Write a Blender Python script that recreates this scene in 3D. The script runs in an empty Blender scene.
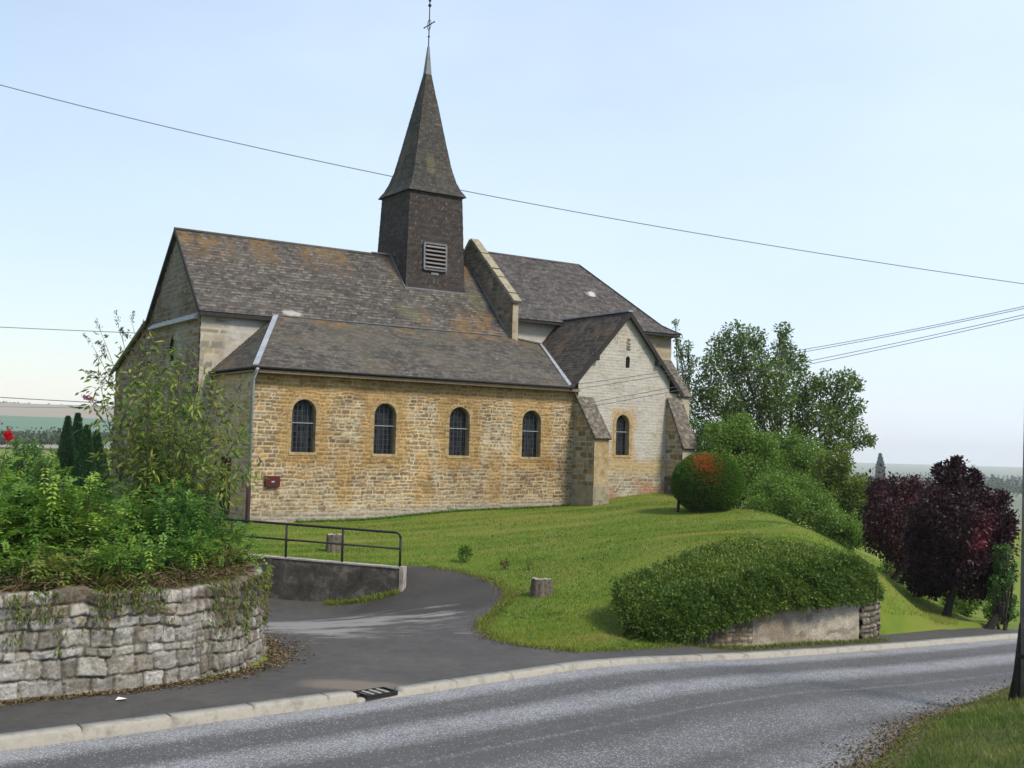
import bpy, math, random
import numpy as np
from mathutils import Vector, Matrix
from mathutils.geometry import delaunay_2d_cdt
R = math.radians
rng = np.random.default_rng(7)
random.seed(7)
sc = bpy.context.scene
col = sc.collection

# ------------------------------------------------------------------ camera, sky, sun, exposure
F, PT, RO, H = 1120.6, R(3.128), R(-1.591), 3.3
cam = bpy.data.cameras.new('camera')
cam.sensor_fit = 'HORIZONTAL'; cam.sensor_width = 36.0
cam.lens = F / 1024 * 36.0
cam.clip_start = 0.1; cam.clip_end = 20000
camo = bpy.data.objects.new('camera', cam); col.objects.link(camo)
_f = Vector((0, math.cos(PT), math.sin(PT)))
_u0 = Vector((0, -math.sin(PT), math.cos(PT)))
_r0 = Vector((1, 0, 0))
_c, _s = math.cos(RO), math.sin(RO)
_x = _r0 * _c - _u0 * _s
_y = _r0 * _s + _u0 * _c
M = Matrix((( _x[0], _y[0], -_f[0], 0), (_x[1], _y[1], -_f[1], 0), (_x[2], _y[2], -_f[2], H), (0, 0, 0, 1)))
camo.matrix_world = M
sc.camera = camo

SUN_EL, SUN_AZ = 46.0, 128.0     # azimuth measured clockwise from the viewing direction (+Y)
w = bpy.data.worlds.new('World'); sc.world = w; w.use_nodes = True
nt = w.node_tree; nt.nodes.clear()
sky = nt.nodes.new('ShaderNodeTexSky'); sky.sky_type = 'NISHITA'; sky.sun_disc = False
sky.sun_elevation = R(SUN_EL); sky.sun_rotation = R(SUN_AZ)
sky.air_density = 1.6; sky.dust_density = 0.25; sky.ozone_density = 2.2; sky.altitude = 100
bg = nt.nodes.new('ShaderNodeBackground'); bg.inputs[1].default_value = 0.098
# thin high overcast: the clear-sky colour is mixed with a pale cloud veil
mixw = nt.nodes.new('ShaderNodeMix'); mixw.data_type = 'RGBA'; mixw.inputs[0].default_value = 0.55
mixw.inputs['B'].default_value = (7.5, 8.9, 11.3, 1)
nt.links.new(sky.outputs[0], mixw.inputs['A'])
_tw = nt.nodes.new('ShaderNodeTexCoord'); _mw = nt.nodes.new('ShaderNodeMapping'); _mw.inputs['Scale'].default_value = (1, 1, 2.6)
_nw = nt.nodes.new('ShaderNodeTexNoise'); _nw.inputs['Scale'].default_value = 1.6; _nw.inputs['Detail'].default_value = 5; _nw.inputs['Roughness'].default_value = .55
nt.links.new(_tw.outputs['Generated'], _mw.inputs[0]); nt.links.new(_mw.outputs[0], _nw.inputs['Vector'])
_rw = nt.nodes.new('ShaderNodeMapRange'); _rw.inputs[1].default_value = .3; _rw.inputs[2].default_value = .7; _rw.inputs[3].default_value = .44; _rw.inputs[4].default_value = .66
nt.links.new(_nw.outputs['Fac'], _rw.inputs[0])
# the veil is thicker on the side of the sun (right)
_sw = nt.nodes.new('ShaderNodeSeparateXYZ'); nt.links.new(_tw.outputs['Generated'], _sw.inputs[0])
_aw = nt.nodes.new('ShaderNodeMath'); _aw.operation = 'MULTIPLY_ADD'; _aw.use_clamp = True; _aw.inputs[1].default_value = .32
nt.links.new(_sw.outputs[0], _aw.inputs[0]); nt.links.new(_rw.outputs[0], _aw.inputs[2]); nt.links.new(_aw.outputs[0], mixw.inputs[0])
nt.links.new(mixw.outputs['Result'], bg.inputs[0])
out = nt.nodes.new('ShaderNodeOutputWorld'); nt.links.new(bg.outputs[0], out.inputs[0])
sl = bpy.data.lights.new('sun', 'SUN'); sl.energy = 3.2; sl.angle = R(13); sl.color = (1, 0.90, 0.74)
so = bpy.data.objects.new('sun', sl); col.objects.link(so)
_a, _e = R(SUN_AZ), R(SUN_EL)
_d = Vector((math.sin(_a) * math.cos(_e), math.cos(_a) * math.cos(_e), math.sin(_e)))
so.rotation_euler = _d.to_track_quat('Z', 'Y').to_euler()
so.location = (20, -10, 40)
sc.view_settings.view_transform = 'Standard'; sc.view_settings.look = 'None'
sc.view_settings.exposure = 0.33; sc.view_settings.gamma = 1.0
sc.view_settings.use_curve_mapping = False
sc.cycles.max_bounces = 6; sc.cycles.diffuse_bounces = 3; sc.cycles.glossy_bounces = 2
sc.cycles.transmission_bounces = 4; sc.cycles.transparent_max_bounces = 8; sc.cycles.volume_bounces = 1
sc.cycles.use_denoising = True

# ------------------------------------------------------------------ maths helpers
def ray(px, py):
    r3 = (px - 512) / F; u3 = -(py - 384) / F
    r = r3 * _c + u3 * _s; u2 = -r3 * _s + u3 * _c
    return np.array([r, math.cos(PT) - u2 * math.sin(PT), math.sin(PT) + u2 * math.cos(PT)])
def at(px, py, z):
    d = ray(px, py); return d * ((z - H) / d[2]) + np.array([0, 0, H])
def atY(px, py, Y):
    d = ray(px, py); return d * (Y / d[1]) + np.array([0, 0, H])
YAW = R(33.352); CO = np.array([-8.04, 34.961, 0.658])
def ch(x, y, z=0.0):
    return np.array([CO[0] + x * math.cos(YAW) - y * math.sin(YAW), CO[1] + x * math.sin(YAW) + y * math.cos(YAW), CO[2] + z])

def hash2(ix, iy, seed=0):
    n = (ix.astype(np.int64) * 374761393 + iy.astype(np.int64) * 668265263 + seed * 982451653) & 0x7fffffff
    n = ((n ^ (n >> 13)) * 1274126177) & 0x7fffffff
    return ((n ^ (n >> 16)) & 0xffff) / 65535.0
def vnoise(x, y, seed=0):
    x = np.asarray(x, float); y = np.asarray(y, float)
    ix = np.floor(x); iy = np.floor(y); fx = x - ix; fy = y - iy
    fx = fx * fx * (3 - 2 * fx); fy = fy * fy * (3 - 2 * fy)
    a = hash2(ix, iy, seed); b = hash2(ix + 1, iy, seed); c = hash2(ix, iy + 1, seed); d = hash2(ix + 1, iy + 1, seed)
    return (a * (1 - fx) + b * fx) * (1 - fy) + (c * (1 - fx) + d * fx) * fy
def fbm(x, y, seed=0, o=4):
    s = 0; a = 0.5; t = 0
    for i in range(o):
        s = s + a * vnoise(x * 2 ** i, y * 2 ** i, seed + i * 17); t += a; a *= 0.55
    return s / t
def sstep(a, b, x):
    t = np.clip((x - a) / (b - a), 0, 1); return t * t * (3 - 2 * t)
def lerp(a, b, t): return a + (b - a) * t
def C(*v): return np.array(v, float)

def in_poly(P, poly):
    x, y = P[:, 0], P[:, 1]; ins = np.zeros(len(P), bool); n = len(poly)
    for i in range(n):
        x0, y0 = poly[i]; x1, y1 = poly[(i + 1) % n]
        if y0 == y1: continue
        c = ((y0 > y) != (y1 > y)) & (x < (x1 - x0) * (y - y0) / (y1 - y0) + x0)
        ins ^= c
    return ins
def near_poly(P, poly, closed=True):
    best = np.full(len(P), 1e18); Q = P.copy(); n = len(poly)
    for i in range(n if closed else n - 1):
        a = np.array(poly[i]); b = np.array(poly[(i + 1) % n]); ab = b - a
        L = max(ab @ ab, 1e-12)
        t = np.clip(((P - a) @ ab) / L, 0, 1); q = a + t[:, None] * ab
        d = ((P - q) ** 2).sum(1); m = d < best
        best[m] = d[m]; Q[m] = q[m]
    return np.sqrt(best), Q

# ------------------------------------------------------------------ mesh helpers
def tag(o, label=None, cat=None, group=None, kind=None):
    if label: o['label'] = label
    if cat: o['category'] = cat
    if group: o['group'] = group
    if kind: o['kind'] = kind
    return o
def empty(name, loc=(0, 0, 0), rz=0.0, label=None, cat=None, group=None):
    o = bpy.data.objects.new(name, None); col.objects.link(o)
    o.location = loc; o.rotation_euler = (0, 0, rz); o.empty_display_size = 0.2
    return tag(o, label, cat, group)
def link(name, me, mat=None, parent=None):
    o = bpy.data.objects.new(name, me); col.objects.link(o)
    if mat is not None:
        for m in (mat if isinstance(mat, (list, tuple)) else [mat]): me.materials.append(m)
    if parent is not None: o.parent = parent
    return o
def np_mesh(name, V, Fq, mat=None, parent=None, smooth=False, cols=None, tint=None, midx=None):
    "V (n,3), Fq (m,k) faces of one size"
    V = np.asarray(V, np.float32); Fq = np.asarray(Fq, np.int32); k = Fq.shape[1]
    me = bpy.data.meshes.new(name)
    me.vertices.add(len(V)); me.vertices.foreach_set('co', V.ravel())
    me.loops.add(Fq.size); me.loops.foreach_set('vertex_index', Fq.ravel())
    me.polygons.add(len(Fq)); me.polygons.foreach_set('loop_start', np.arange(0, Fq.size, k, dtype=np.int32))
    if smooth: me.polygons.foreach_set('use_smooth', np.ones(len(Fq), bool))
    if midx is not None: me.polygons.foreach_set('material_index', np.asarray(midx, np.int32))
    me.update(calc_edges=True)
    if cols is not None:
        a = me.attributes.new('col', 'FLOAT_COLOR', 'POINT')
        a.data.foreach_set('color', np.c_[np.clip(cols, 0, 1), np.ones(len(V))].astype(np.float32).ravel())
    if tint is not None:
        a = me.attributes.new('tint', 'FLOAT', 'POINT'); a.data.foreach_set('value', np.asarray(tint, np.float32))
    me.validate()
    return link(name, me, mat, parent)

class MB:
    def __init__(s): s.V = []; s.F = []
    def add(s, V, F):
        n = len(s.V); s.V += [tuple(map(float, v)) for v in V]; s.F += [tuple(i + n for i in f) for f in F]
    def box(s, lo, hi, rot=None, at=None):
        x0, y0, z0 = lo; x1, y1, z1 = hi
        V = [(x0, y0, z0), (x1, y0, z0), (x1, y1, z0), (x0, y1, z0), (x0, y0, z1), (x1, y0, z1), (x1, y1, z1), (x0, y1, z1)]
        if rot is not None: V = [tuple(rot @ Vector(v)) for v in V]
        if at is not None: V = [tuple(Vector(v) + Vector(at)) for v in V]
        s.add(V, [(0, 3, 2, 1), (4, 5, 6, 7), (0, 1, 5, 4), (1, 2, 6, 5), (2, 3, 7, 6), (3, 0, 4, 7)])
    def prism(s, poly, ext):
        "closed planar polygon (3-D points) extruded by vector ext"
        n = len(poly); V = [tuple(p) for p in poly] + [tuple(np.array(p) + np.array(ext)) for p in poly]
        Fs = [tuple(range(n - 1, -1, -1)), tuple(range(n, 2 * n))] + [(i, (i + 1) % n, n + (i + 1) % n, n + i) for i in range(n)]
        s.add(V, Fs)
    def beam(s, a, b, wd, ht, up=(0, 0, 1)):
        a = Vector(a); b = Vector(b); d = (b - a); x = d.normalized()
        y = Vector(up).cross(x).normalized(); z = x.cross(y)
        V = []
        for p in (a, b):
            for (i, j) in ((-1, -1), (1, -1), (1, 1), (-1, 1)): V.append(p + y * (i * wd / 2) + z * (j * ht / 2))
        s.add(V, [(3, 2, 1, 0), (4, 5, 6, 7), (0, 1, 5, 4), (1, 2, 6, 5), (2, 3, 7, 6), (3, 0, 4, 7)])
    def tube(s, pts, rad, n=8, cap=True):
        pts = [Vector(p) for p in pts]
        if not hasattr(rad, '__len__'): rad = [rad] * len(pts)
        V = []; Fs = []
        for i, p in enumerate(pts):
            d = (pts[min(i + 1, len(pts) - 1)] - pts[max(i - 1, 0)])
            d = d.normalized() if d.length > 1e-9 else Vector((0, 0, 1))
            a = Vector((0, 0, 1)) if abs(d.z) < 0.9 else Vector((1, 0, 0))
            x = d.cross(a).normalized(); y = d.cross(x)
            for k in range(n):
                t = 2 * math.pi * k / n
                V.append(p + (x * math.cos(t) + y * math.sin(t)) * rad[i])
        for i in range(len(pts) - 1):
            for k in range(n):
                k2 = (k + 1) % n
                Fs.append((i * n + k, (i + 1) * n + k, (i + 1) * n + k2, i * n + k2))
        if cap:
            Fs.append(tuple(range(n))); Fs.append(tuple(range((len(pts) - 1) * n + n - 1, (len(pts) - 1) * n - 1, -1)))
        s.add(V, Fs)
    def lathe(s, prof, c, n=12):
        V = []; Fs = []
        for (r, z) in prof:
            for k in range(n):
                t = 2 * math.pi * k / n; V.append((c[0] + r * math.cos(t), c[1] + r * math.sin(t), c[2] + z))
        for i in range(len(prof) - 1):
            for k in range(n):
                k2 = (k + 1) % n; Fs.append((i * n + k, i * n + k2, (i + 1) * n + k2, (i + 1) * n + k))
        Fs.append(tuple(range(n - 1, -1, -1))); Fs.append(tuple(range((len(prof) - 1) * n, len(prof) * n)))
        s.add(V, Fs)
    def build(s, name, mat, parent=None, smooth=False, bevel=0):
        me = bpy.data.meshes.new(name); me.from_pydata(s.V, [], s.F); me.update()
        if smooth:
            me.polygons.foreach_set('use_smooth', np.ones(len(me.polygons), bool))
        o = link(name, me, mat, parent)
        if bevel:
            b = o.modifiers.new('bevel', 'BEVEL'); b.width = bevel; b.segments = 2; b.limit_method = 'ANGLE'
        return o

def panel(name, poly, pattern, mat, parent, hint, cell=0.04, holes=(), udir=None):
    """dense sheet over a planar polygon; pattern(u,v)->(displacement, colour). holes: polygons in 3-D"""
    P = np.array(poly, float); n = np.zeros(3)
    for i in range(len(P)):
        a, b = P[i], P[(i + 1) % len(P)]; n += np.cross(a, b)
    n /= np.linalg.norm(n)
    if n @ np.array(hint, float) < 0: n = -n
    if udir is None:
        u = np.cross([0, 0, 1], n); u = u / np.linalg.norm(u)
    else:
        u = np.array(udir, float); u = u - n * (u @ n); u /= np.linalg.norm(u)
    v = np.cross(n, u); o = P[0]
    to2 = lambda Q: np.c_[(np.array(Q) - o) @ u, (np.array(Q) - o) @ v]
    p2 = to2(P); h2 = [to2(hh) for hh in holes]
    lo = p2.min(0); hi = p2.max(0)
    nu = max(2, int(math.ceil((hi[0] - lo[0]) / cell)) + 1); nv = max(2, int(math.ceil((hi[1] - lo[1]) / cell)) + 1)
    U, Vv = np.meshgrid(np.linspace(lo[0], hi[0], nu), np.linspace(lo[1], hi[1], nv), indexing='ij')
    G = np.c_[U.ravel(), Vv.ravel()]
    ins = in_poly(G, p2)
    dd, q = near_poly(G, p2); G2 = G.copy()
    bad = (~ins) & (dd > 1e-6)
    G2[bad] = q[bad]
    for hh in h2:
        b = in_poly(G, hh); d3, q3 = near_poly(G, hh)
        b &= d3 > 1e-6
        G2[b] = q3[b]; bad |= b
    idx = np.arange(nu * nv).reshape(nu, nv)
    Fq = np.stack([idx[:-1, :-1], idx[1:, :-1], idx[1:, 1:], idx[:-1, 1:]], -1).reshape(-1, 4)
    Fq = Fq[~bad[Fq].all(1)]
    a, b, c, d = (G2[Fq[:, i]] for i in range(4))
    area = np.abs((c - a)[:, 0] * (d - b)[:, 1] - (c - a)[:, 1] * (d - b)[:, 0])
    Fq = Fq[area > 1e-7]
    # pattern coordinates: absolute along the face so that rows line up
    ou = o @ u; ov = o @ v
    disp, cc = pattern(G2[:, 0] + ou, G2[:, 1] + ov)
    W = o + G2[:, :1] * u + G2[:, 1:] * v + n * np.asarray(disp)[:, None]
    used = np.unique(Fq); mp = np.full(len(W), -1); mp[used] = np.arange(len(used))
    return np_mesh(name, W[used], mp[Fq], mat, parent, False, cc[used])

# ------------------------------------------------------------------ surface patterns (colour of every stone / tile)
def stones(rows=(0.10, 0.17), widths=(0.16, 0.42), pal=None, mortar=(0.42, 0.38, 0.30), mw=0.02, relief=0.02, seed=1, post=None, warp=0.03):
    r = np.random.default_rng(seed)
    vs = [-3.0]
    while vs[-1] < 14: vs.append(vs[-1] + r.uniform(*rows))
    vs = np.array(vs)
    us = []
    for i in range(len(vs)):
        e = [-23.0 - r.uniform(0, .3)]
        while e[-1] < 30: e.append(e[-1] + r.uniform(*widths))
        us.append(np.array(e))
    pal = np.array(pal)
    def f(u, v):
        u2 = u + (fbm(u * 3, v * 3, seed) - .5) * warp * 2; v2 = v + (fbm(u * 2.2, v * 2.2, seed + 5) - .5) * warp * 2.4
        ri = np.clip(np.searchsorted(vs, v2) - 1, 0, len(vs) - 2)
        dv = np.minimum(v2 - vs[ri], vs[ri + 1] - v2)
        lu = np.zeros_like(u2); du = np.zeros_like(u2); bi = np.zeros(len(u2), int)
        for k in np.unique(ri):
            m = ri == k; e = us[k]
            b = np.clip(np.searchsorted(e, u2[m]) - 1, 0, len(e) - 2)
            du[m] = np.minimum(u2[m] - e[b], e[b + 1] - u2[m]); bi[m] = b; lu[m] = (u2[m] - e[b]) / (e[b + 1] - e[b]) - .5
        d = np.minimum(du, dv)
        h1 = hash2(bi, ri, seed + 3); h2 = hash2(bi, ri, seed + 9); h3 = hash2(bi, ri, seed + 21)
        pi = np.minimum((h1 * len(pal)).astype(int), len(pal) - 1)
        c = pal[pi] * (0.72 + 0.5 * h2)[:, None]
        c = c * (0.82 + 0.36 * fbm(u * 9, v * 9, seed + 2))[:, None]
        k = sstep(mw * .35, mw, d + (fbm(u * 14, v * 14, seed + 8) - .5) * mw * .8)
        c = lerp(np.array(mortar) * (0.8 + .4 * fbm(u * 6, v * 6, seed + 4))[:, None], c, k[:, None])
        lv = (v2 - vs[ri]) / (vs[ri + 1] - vs[ri]) - .5
        disp = k * relief * (.6 + .6 * h3 + (h1 * 7 % 1 - .5) * lu * 1.5 + (h2 * 5 % 1 - .5) * lv * 1.8) + (fbm(u * 16, v * 16, seed + 6) - .5) * relief * .6
        if post is not None: c = post(u, v, c)
        return disp, c
    return f
def tiles(row=0.2, width=0.24, base=(.1, .09, .085), var=0.45, edge=(.3, .29, .28), edge_amt=0.5, seed=1, post=None, relief=0.02):
    base = np.array(base); edge = np.array(edge)
    def f(u, v):
        uw = u + (fbm(u * 1.5, v * 1.5, seed) - .5) * .05
        vv = v + (fbm(u * .6, v * .6, seed + 2) - .5) * .10
        ri = np.floor(vv / row); fr = vv / row - ri
        off = (ri % 2) * .5 + hash2(ri, ri * 0, seed) * .3
        ui = np.floor(uw / width + off); fu = uw / width + off - ui
        h = hash2(ui, ri, seed + 1); h2 = hash2(ui, ri, seed + 7); h3 = hash2(ui, ri, seed + 11)
        c = base * (1 - var / 2 + var * h)[:, None] * (0.75 + .5 * fbm(u * 1.1, v * 1.1, seed + 5))[:, None]
        c = c * (1 + (h2[:, None] - .5) * np.array([.16, 0, -.14]))
        e = (sstep(.40, .12, fr) * sstep(.52, .85, h3 * .75 + .5 * fbm(u * 1.3, v * 1.3, seed + 9)) * (.5 + .5 * h))[:, None] * edge_amt
        c = lerp(c, edge, np.clip(e, 0, 1))
        c = c * (1 - .5 * (sstep(.13, .0, fu) + sstep(.87, 1.0, fu)))[:, None]
        c = c * (1 - .3 * sstep(.9, 1.0, fr))[:, None]
        sp = vnoise(u * 26, v * 26, seed + 13)
        c = lerp(c, np.array([.34, .33, .3]), (sstep(.90, .97, sp) * .5)[:, None])
        if post is not None: c = post(u, v, c)
        return (1 - fr) * relief + h2 * .004, c
    return f

# ------------------------------------------------------------------ materials
def mat(name):
    m = bpy.data.materials.new(name); m.use_nodes = True
    nt = m.node_tree; b = nt.nodes['Principled BSDF']
    return m, nt, b
def node(nt, t, **kw):
    n = nt.nodes.new(t)
    for k, v in kw.items(): setattr(n, k, v)
    return n
def noise(nt, scale, detail=4, rough=.6, coord='Object', vec=None):
    n = node(nt, 'ShaderNodeTexNoise'); n.inputs['Scale'].default_value = scale; n.inputs['Detail'].default_value = detail; n.inputs['Roughness'].default_value = rough
    if vec is None:
        tc = node(nt, 'ShaderNodeTexCoord'); vec = tc.outputs[coord]
    nt.links.new(vec, n.inputs['Vector']); return n.outputs['Fac']
def ramp(nt, fac, stops):
    r = node(nt, 'ShaderNodeValToRGB'); el = r.color_ramp.elements
    while len(el) < len(stops): el.new(0.5)
    for e, (p, c) in zip(el, stops): e.position = p; e.color = (c[0], c[1], c[2], 1) if hasattr(c, '__len__') else (c, c, c, 1)
    nt.links.new(fac, r.inputs[0]); return r.outputs[0]
def mixc(nt, fac, a, b, mode='MIX'):
    m = node(nt, 'ShaderNodeMix', data_type='RGBA', blend_type=mode)
    for s, x in (('A', a), ('B', b)):
        if hasattr(x, 'links'): nt.links.new(x, m.inputs[s])
        else: m.inputs[s].default_value = (*x[:3], 1)
    if hasattr(fac, 'links'): nt.links.new(fac, m.inputs[0])
    else: m.inputs[0].default_value = fac
    return m.outputs['Result']
def math_(nt, op, a, b=None, c=None):
    m = node(nt, 'ShaderNodeMath', operation=op)
    for i, x in enumerate((a, b, c)):
        if x is None: continue
        if hasattr(x, 'links'): nt.links.new(x, m.inputs[i])
        else: m.inputs[i].default_value = x
    return m.outputs[0]
def bump(nt, bsdf, h, strength=.5, dist=.02):
    b = node(nt, 'ShaderNodeBump'); b.inputs['Strength'].default_value = strength; b.inputs['Distance'].default_value = dist
    nt.links.new(h, b.inputs['Height']); nt.links.new(b.outputs[0], bsdf.inputs['Normal'])
def attr(nt, name, out='Color'):
    a = node(nt, 'ShaderNodeAttribute', attribute_name=name); return a.outputs[out]

def m_vcol(name, rough=.92, grain=30, amt=.35, bs=.4):
    m, nt, b = mat(name)
    n = noise(nt, grain, 5, .7); k = ramp(nt, n, [(.25, 1 - amt), (.75, 1 + amt * .6)])
    nt.links.new(mixc(nt, 1.0, attr(nt, 'col'), k, 'MULTIPLY'), b.inputs['Base Color'])
    b.inputs['Roughness'].default_value = rough; b.inputs['Specular IOR Level'].default_value = .25
    bump(nt, b, n, bs, .015); return m
M_STONE = m_vcol('rubble_stone'); M_ROOF = m_vcol('roof_tile', .85, 40, .4, .4); M_RWALL = m_vcol('garden_wall_stone', .95, 28, .55, 1.0)

def m_noise(name, c1, c2, scale=6, rough=.9, bs=.3, bd=.02, c3=None, metal=0, spec=.3, detail=5):
    m, nt, b = mat(name); n = noise(nt, scale, detail, .65)
    st = [(.3, c1), (.7, c2)] if c3 is None else [(.28, c1), (.5, c2), (.72, c3)]
    nt.links.new(ramp(nt, n, st), b.inputs['Base Color'])
    b.inputs['Roughness'].default_value = rough; b.inputs['Metallic'].default_value = metal; b.inputs['Specular IOR Level'].default_value = spec
    if bs: bump(nt, b, noise(nt, scale * 6, 4, .7), bs, bd)
    return m
M_OCHRE = m_noise('ochre_dressed_stone', (.19, .135, .06), (.33, .235, .115), 5, .9, .8, .02, (.42, .36, .26))
M_BSIDE0 = m_noise('weathered_stone', (.20, .17, .12), (.34, .29, .20), 4, .95, .8, .03, (.42, .38, .30))
M_ASHLAR = m_noise('pale_ashlar', (.26, .22, .15), (.40, .35, .26), 2.5, .9, .5, .015, (.34, .31, .26))
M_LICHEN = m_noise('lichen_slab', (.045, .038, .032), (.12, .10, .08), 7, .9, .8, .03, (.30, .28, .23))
M_ZINC = m_noise('zinc', (.25, .27, .30), (.40, .42, .45), 3, .55, .1, .01, metal=.2, spec=.4)
M_DARKWOOD = m_noise('dark_board', (.015, .014, .014), (.035, .032, .03), 9, .8, .2)
M_FASCIA = m_noise('eave_board', (.16, .115, .07), (.24, .18, .12), 8, .8, .2)
M_IRON = m_noise('black_iron', (.008, .008, .009), (.018, .018, .02), 20, .6, .1, .003, spec=.3)
M_GLASS = m_noise('leaded_glass', (.003, .004, .006), (.010, .012, .018), 9, .3, .25, .01, spec=.12)
_nt = M_GLASS.node_tree; _b = _nt.nodes['Principled BSDF']; _br = node(_nt, 'ShaderNodeTexBrick'); _br.offset = 0
_br.inputs['Scale'].default_value = 1; _br.inputs['Brick Width'].default_value = .13; _br.inputs['Row Height'].default_value = .17; _br.inputs['Mortar Size'].default_value = .010; _br.inputs['Bias'].default_value = 0
_br.inputs['Color1'].default_value = (.004, .005, .007, 1); _br.inputs['Color2'].default_value = (.026, .03, .036, 1); _br.inputs['Mortar'].default_value = (.05, .052, .056, 1)
_tc2 = node(_nt, 'ShaderNodeTexCoord'); _sp2 = node(_nt, 'ShaderNodeSeparateXYZ'); _cb2 = node(_nt, 'ShaderNodeCombineXYZ'); _nt.links.new(_tc2.outputs['Object'], _sp2.inputs[0]); _nt.links.new(_sp2.outputs[0], _cb2.inputs[0]); _nt.links.new(_sp2.outputs[2], _cb2.inputs[1])
_nt.links.new(_cb2.outputs[0], _br.inputs['Vector']); _nt.links.new(_br.outputs['Color'], _b.inputs['Base Color'])
M_BAR = m_noise('window_bar', (.03, .035, .045), (.055, .06, .075), 20, .6, .1, .003)
M_REDP = m_noise('oxblood_paint', (.05, .006, .007), (.085, .010, .011), 9, .6, .1, .004)
M_PIPE = m_noise('grey_pipe', (.22, .25, .27), (.34, .37, .40), 7, .6, .1, .004)
M_LEAD = m_noise('lead_sheet', (.10, .105, .12), (.18, .19, .21), 4, .6, .1, .01, spec=.3)
M_LOUVER = m_noise('louvre_slat', (.16, .14, .135), (.26, .235, .225), 10, .7, .2, .004)
M_BLACK = m_noise('dark_opening', (.004, .004, .004), (.01, .01, .01), 5, .9, 0)
M_CONC = m_noise('stained_concrete', (.028, .025, .022), (.07, .062, .052), 3.2, .95, .7, .02, (.19, .17, .14), detail=9)
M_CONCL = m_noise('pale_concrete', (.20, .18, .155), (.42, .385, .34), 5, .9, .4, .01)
M_KERB = m_noise('kerb_concrete', (.19, .175, .145), (.33, .31, .265), 5, .9, .5, .008, (.26, .24, .205), detail=9)
M_BARK = m_noise('bark', (.03, .025, .02), (.075, .06, .05), 14, .95, .8, .02)
M_BARKD = m_noise('dark_bark', (.012, .010, .009), (.03, .025, .022), 14, .95, .8, .02)
M_STUMP = m_noise('weathered_stump', (.055, .045, .033), (.15, .125, .095), 14, .95, 1, .03, (.24, .21, .17))
M_POLE = m_noise('weathered_pole', (.12, .105, .10), (.23, .20, .18), 6, .9, .5, .01)
M_WIRE = m_noise('cable', (.13, .14, .16), (.18, .19, .21), 4, .7, 0)
M_SOIL = m_noise('dry_soil', (.045, .03, .018), (.10, .068, .04), 8, .98, .8, .03, (.15, .105, .06))
M_STEM = m_noise('stems', (.05, .045, .025), (.10, .085, .05), 8, .9, .2)
M_SHELL = m_noise('dark_inner_shell', (.010, .012, .006), (.022, .026, .012), 8, .95, .4)  # dark colour of the solid bodies added inside the hedge and round bush

def m_leaf(name, c0, c1, c2, transl=.35, rough=.55):
    m, nt, b = mat(name)
    c = ramp(nt, attr(nt, 'tint', 'Fac'), [(0, c0), (.5, c1), (1, c2)])
    nt.links.new(c, b.inputs['Base Color']); b.inputs['Roughness'].default_value = rough; b.inputs['Specular IOR Level'].default_value = .3
    t = node(nt, 'ShaderNodeBsdfTranslucent'); nt.links.new(c, t.inputs[0])
    mx = node(nt, 'ShaderNodeMixShader'); mx.inputs[0].default_value = transl
    nt.links.new(b.outputs[0], mx.inputs[1]); nt.links.new(t.outputs[0], mx.inputs[2])
    nt.links.new(mx.outputs[0], nt.nodes['Material Output'].inputs[0]); return m
L_SHRUB = m_leaf('shrub_leaf', (.05, .125, .014), (.12, .24, .028), (.28, .40, .05))
L_SHRUBD = m_leaf('deep_shrub_leaf', (.04, .11, .02), (.085, .20, .032), (.16, .28, .045))
L_BUD = m_leaf('buddleia_leaf', (.06, .115, .02), (.14, .21, .035), (.32, .31, .045))
L_SPIKE = m_leaf('seed_spike', (.015, .015, .012), (.035, .035, .025), (.06, .055, .04), .1)
L_HEDGE = m_leaf('hedge_leaf', (.035, .085, .012), (.095, .165, .022), (.23, .27, .045))
L_YEW = m_leaf('clipped_yew_leaf', (.03, .09, .006), (.07, .16, .012), (.15, .24, .022))
L_RUST = m_leaf('rusty_leaf', (.20, .07, .012), (.42, .13, .025), (.55, .20, .04))
L_LIME = m_leaf('light_green_leaf', (.065, .14, .018), (.13, .235, .03), (.21, .31, .05))
L_OLIVE = m_leaf('olive_leaf', (.07, .125, .018), (.135, .20, .03), (.22, .23, .045))
L_TREE = m_leaf('tree_leaf', (.055, .11, .025), (.11, .18, .04), (.18, .25, .06))
L_PURP = m_leaf('purple_leaf', (.018, .008, .010), (.042, .013, .020), (.15, .022, .033), .25)
L_MAROON = m_leaf('maroon_leaf', (.024, .009, .011), (.06, .016, .022), (.16, .03, .038), .25)
L_RED = m_leaf('red_leaf', (.10, .015, .015), (.22, .03, .025), (.40, .06, .03))
L_CONI = m_leaf('conifer_leaf', (.015, .05, .02), (.03, .085, .03), (.05, .12, .04))
L_DRY = m_leaf('dry_leaf', (.06, .04, .02), (.13, .09, .04), (.24, .18, .08), .15)
L_GRASS = m_leaf('grass_blade', (.085, .16, .012), (.17, .25, .02), (.36, .28, .085), .3)
L_DGRASS = m_leaf('bank_grass_blade', (.065, .12, .014), (.14, .20, .028), (.30, .24, .09), .3)
L_PETAL = m_leaf('red_petal', (.5, .01, .02), (.7, .015, .03), (.8, .05, .06), .3)
L_PINK = m_leaf('pink_petal', (.35, .03, .16), (.45, .06, .25), (.5, .1, .3), .3)
L_FARW = m_leaf('far_wood_leaf', (.03, .05, .03), (.045, .07, .035), (.06, .09, .04), .1)

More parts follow.
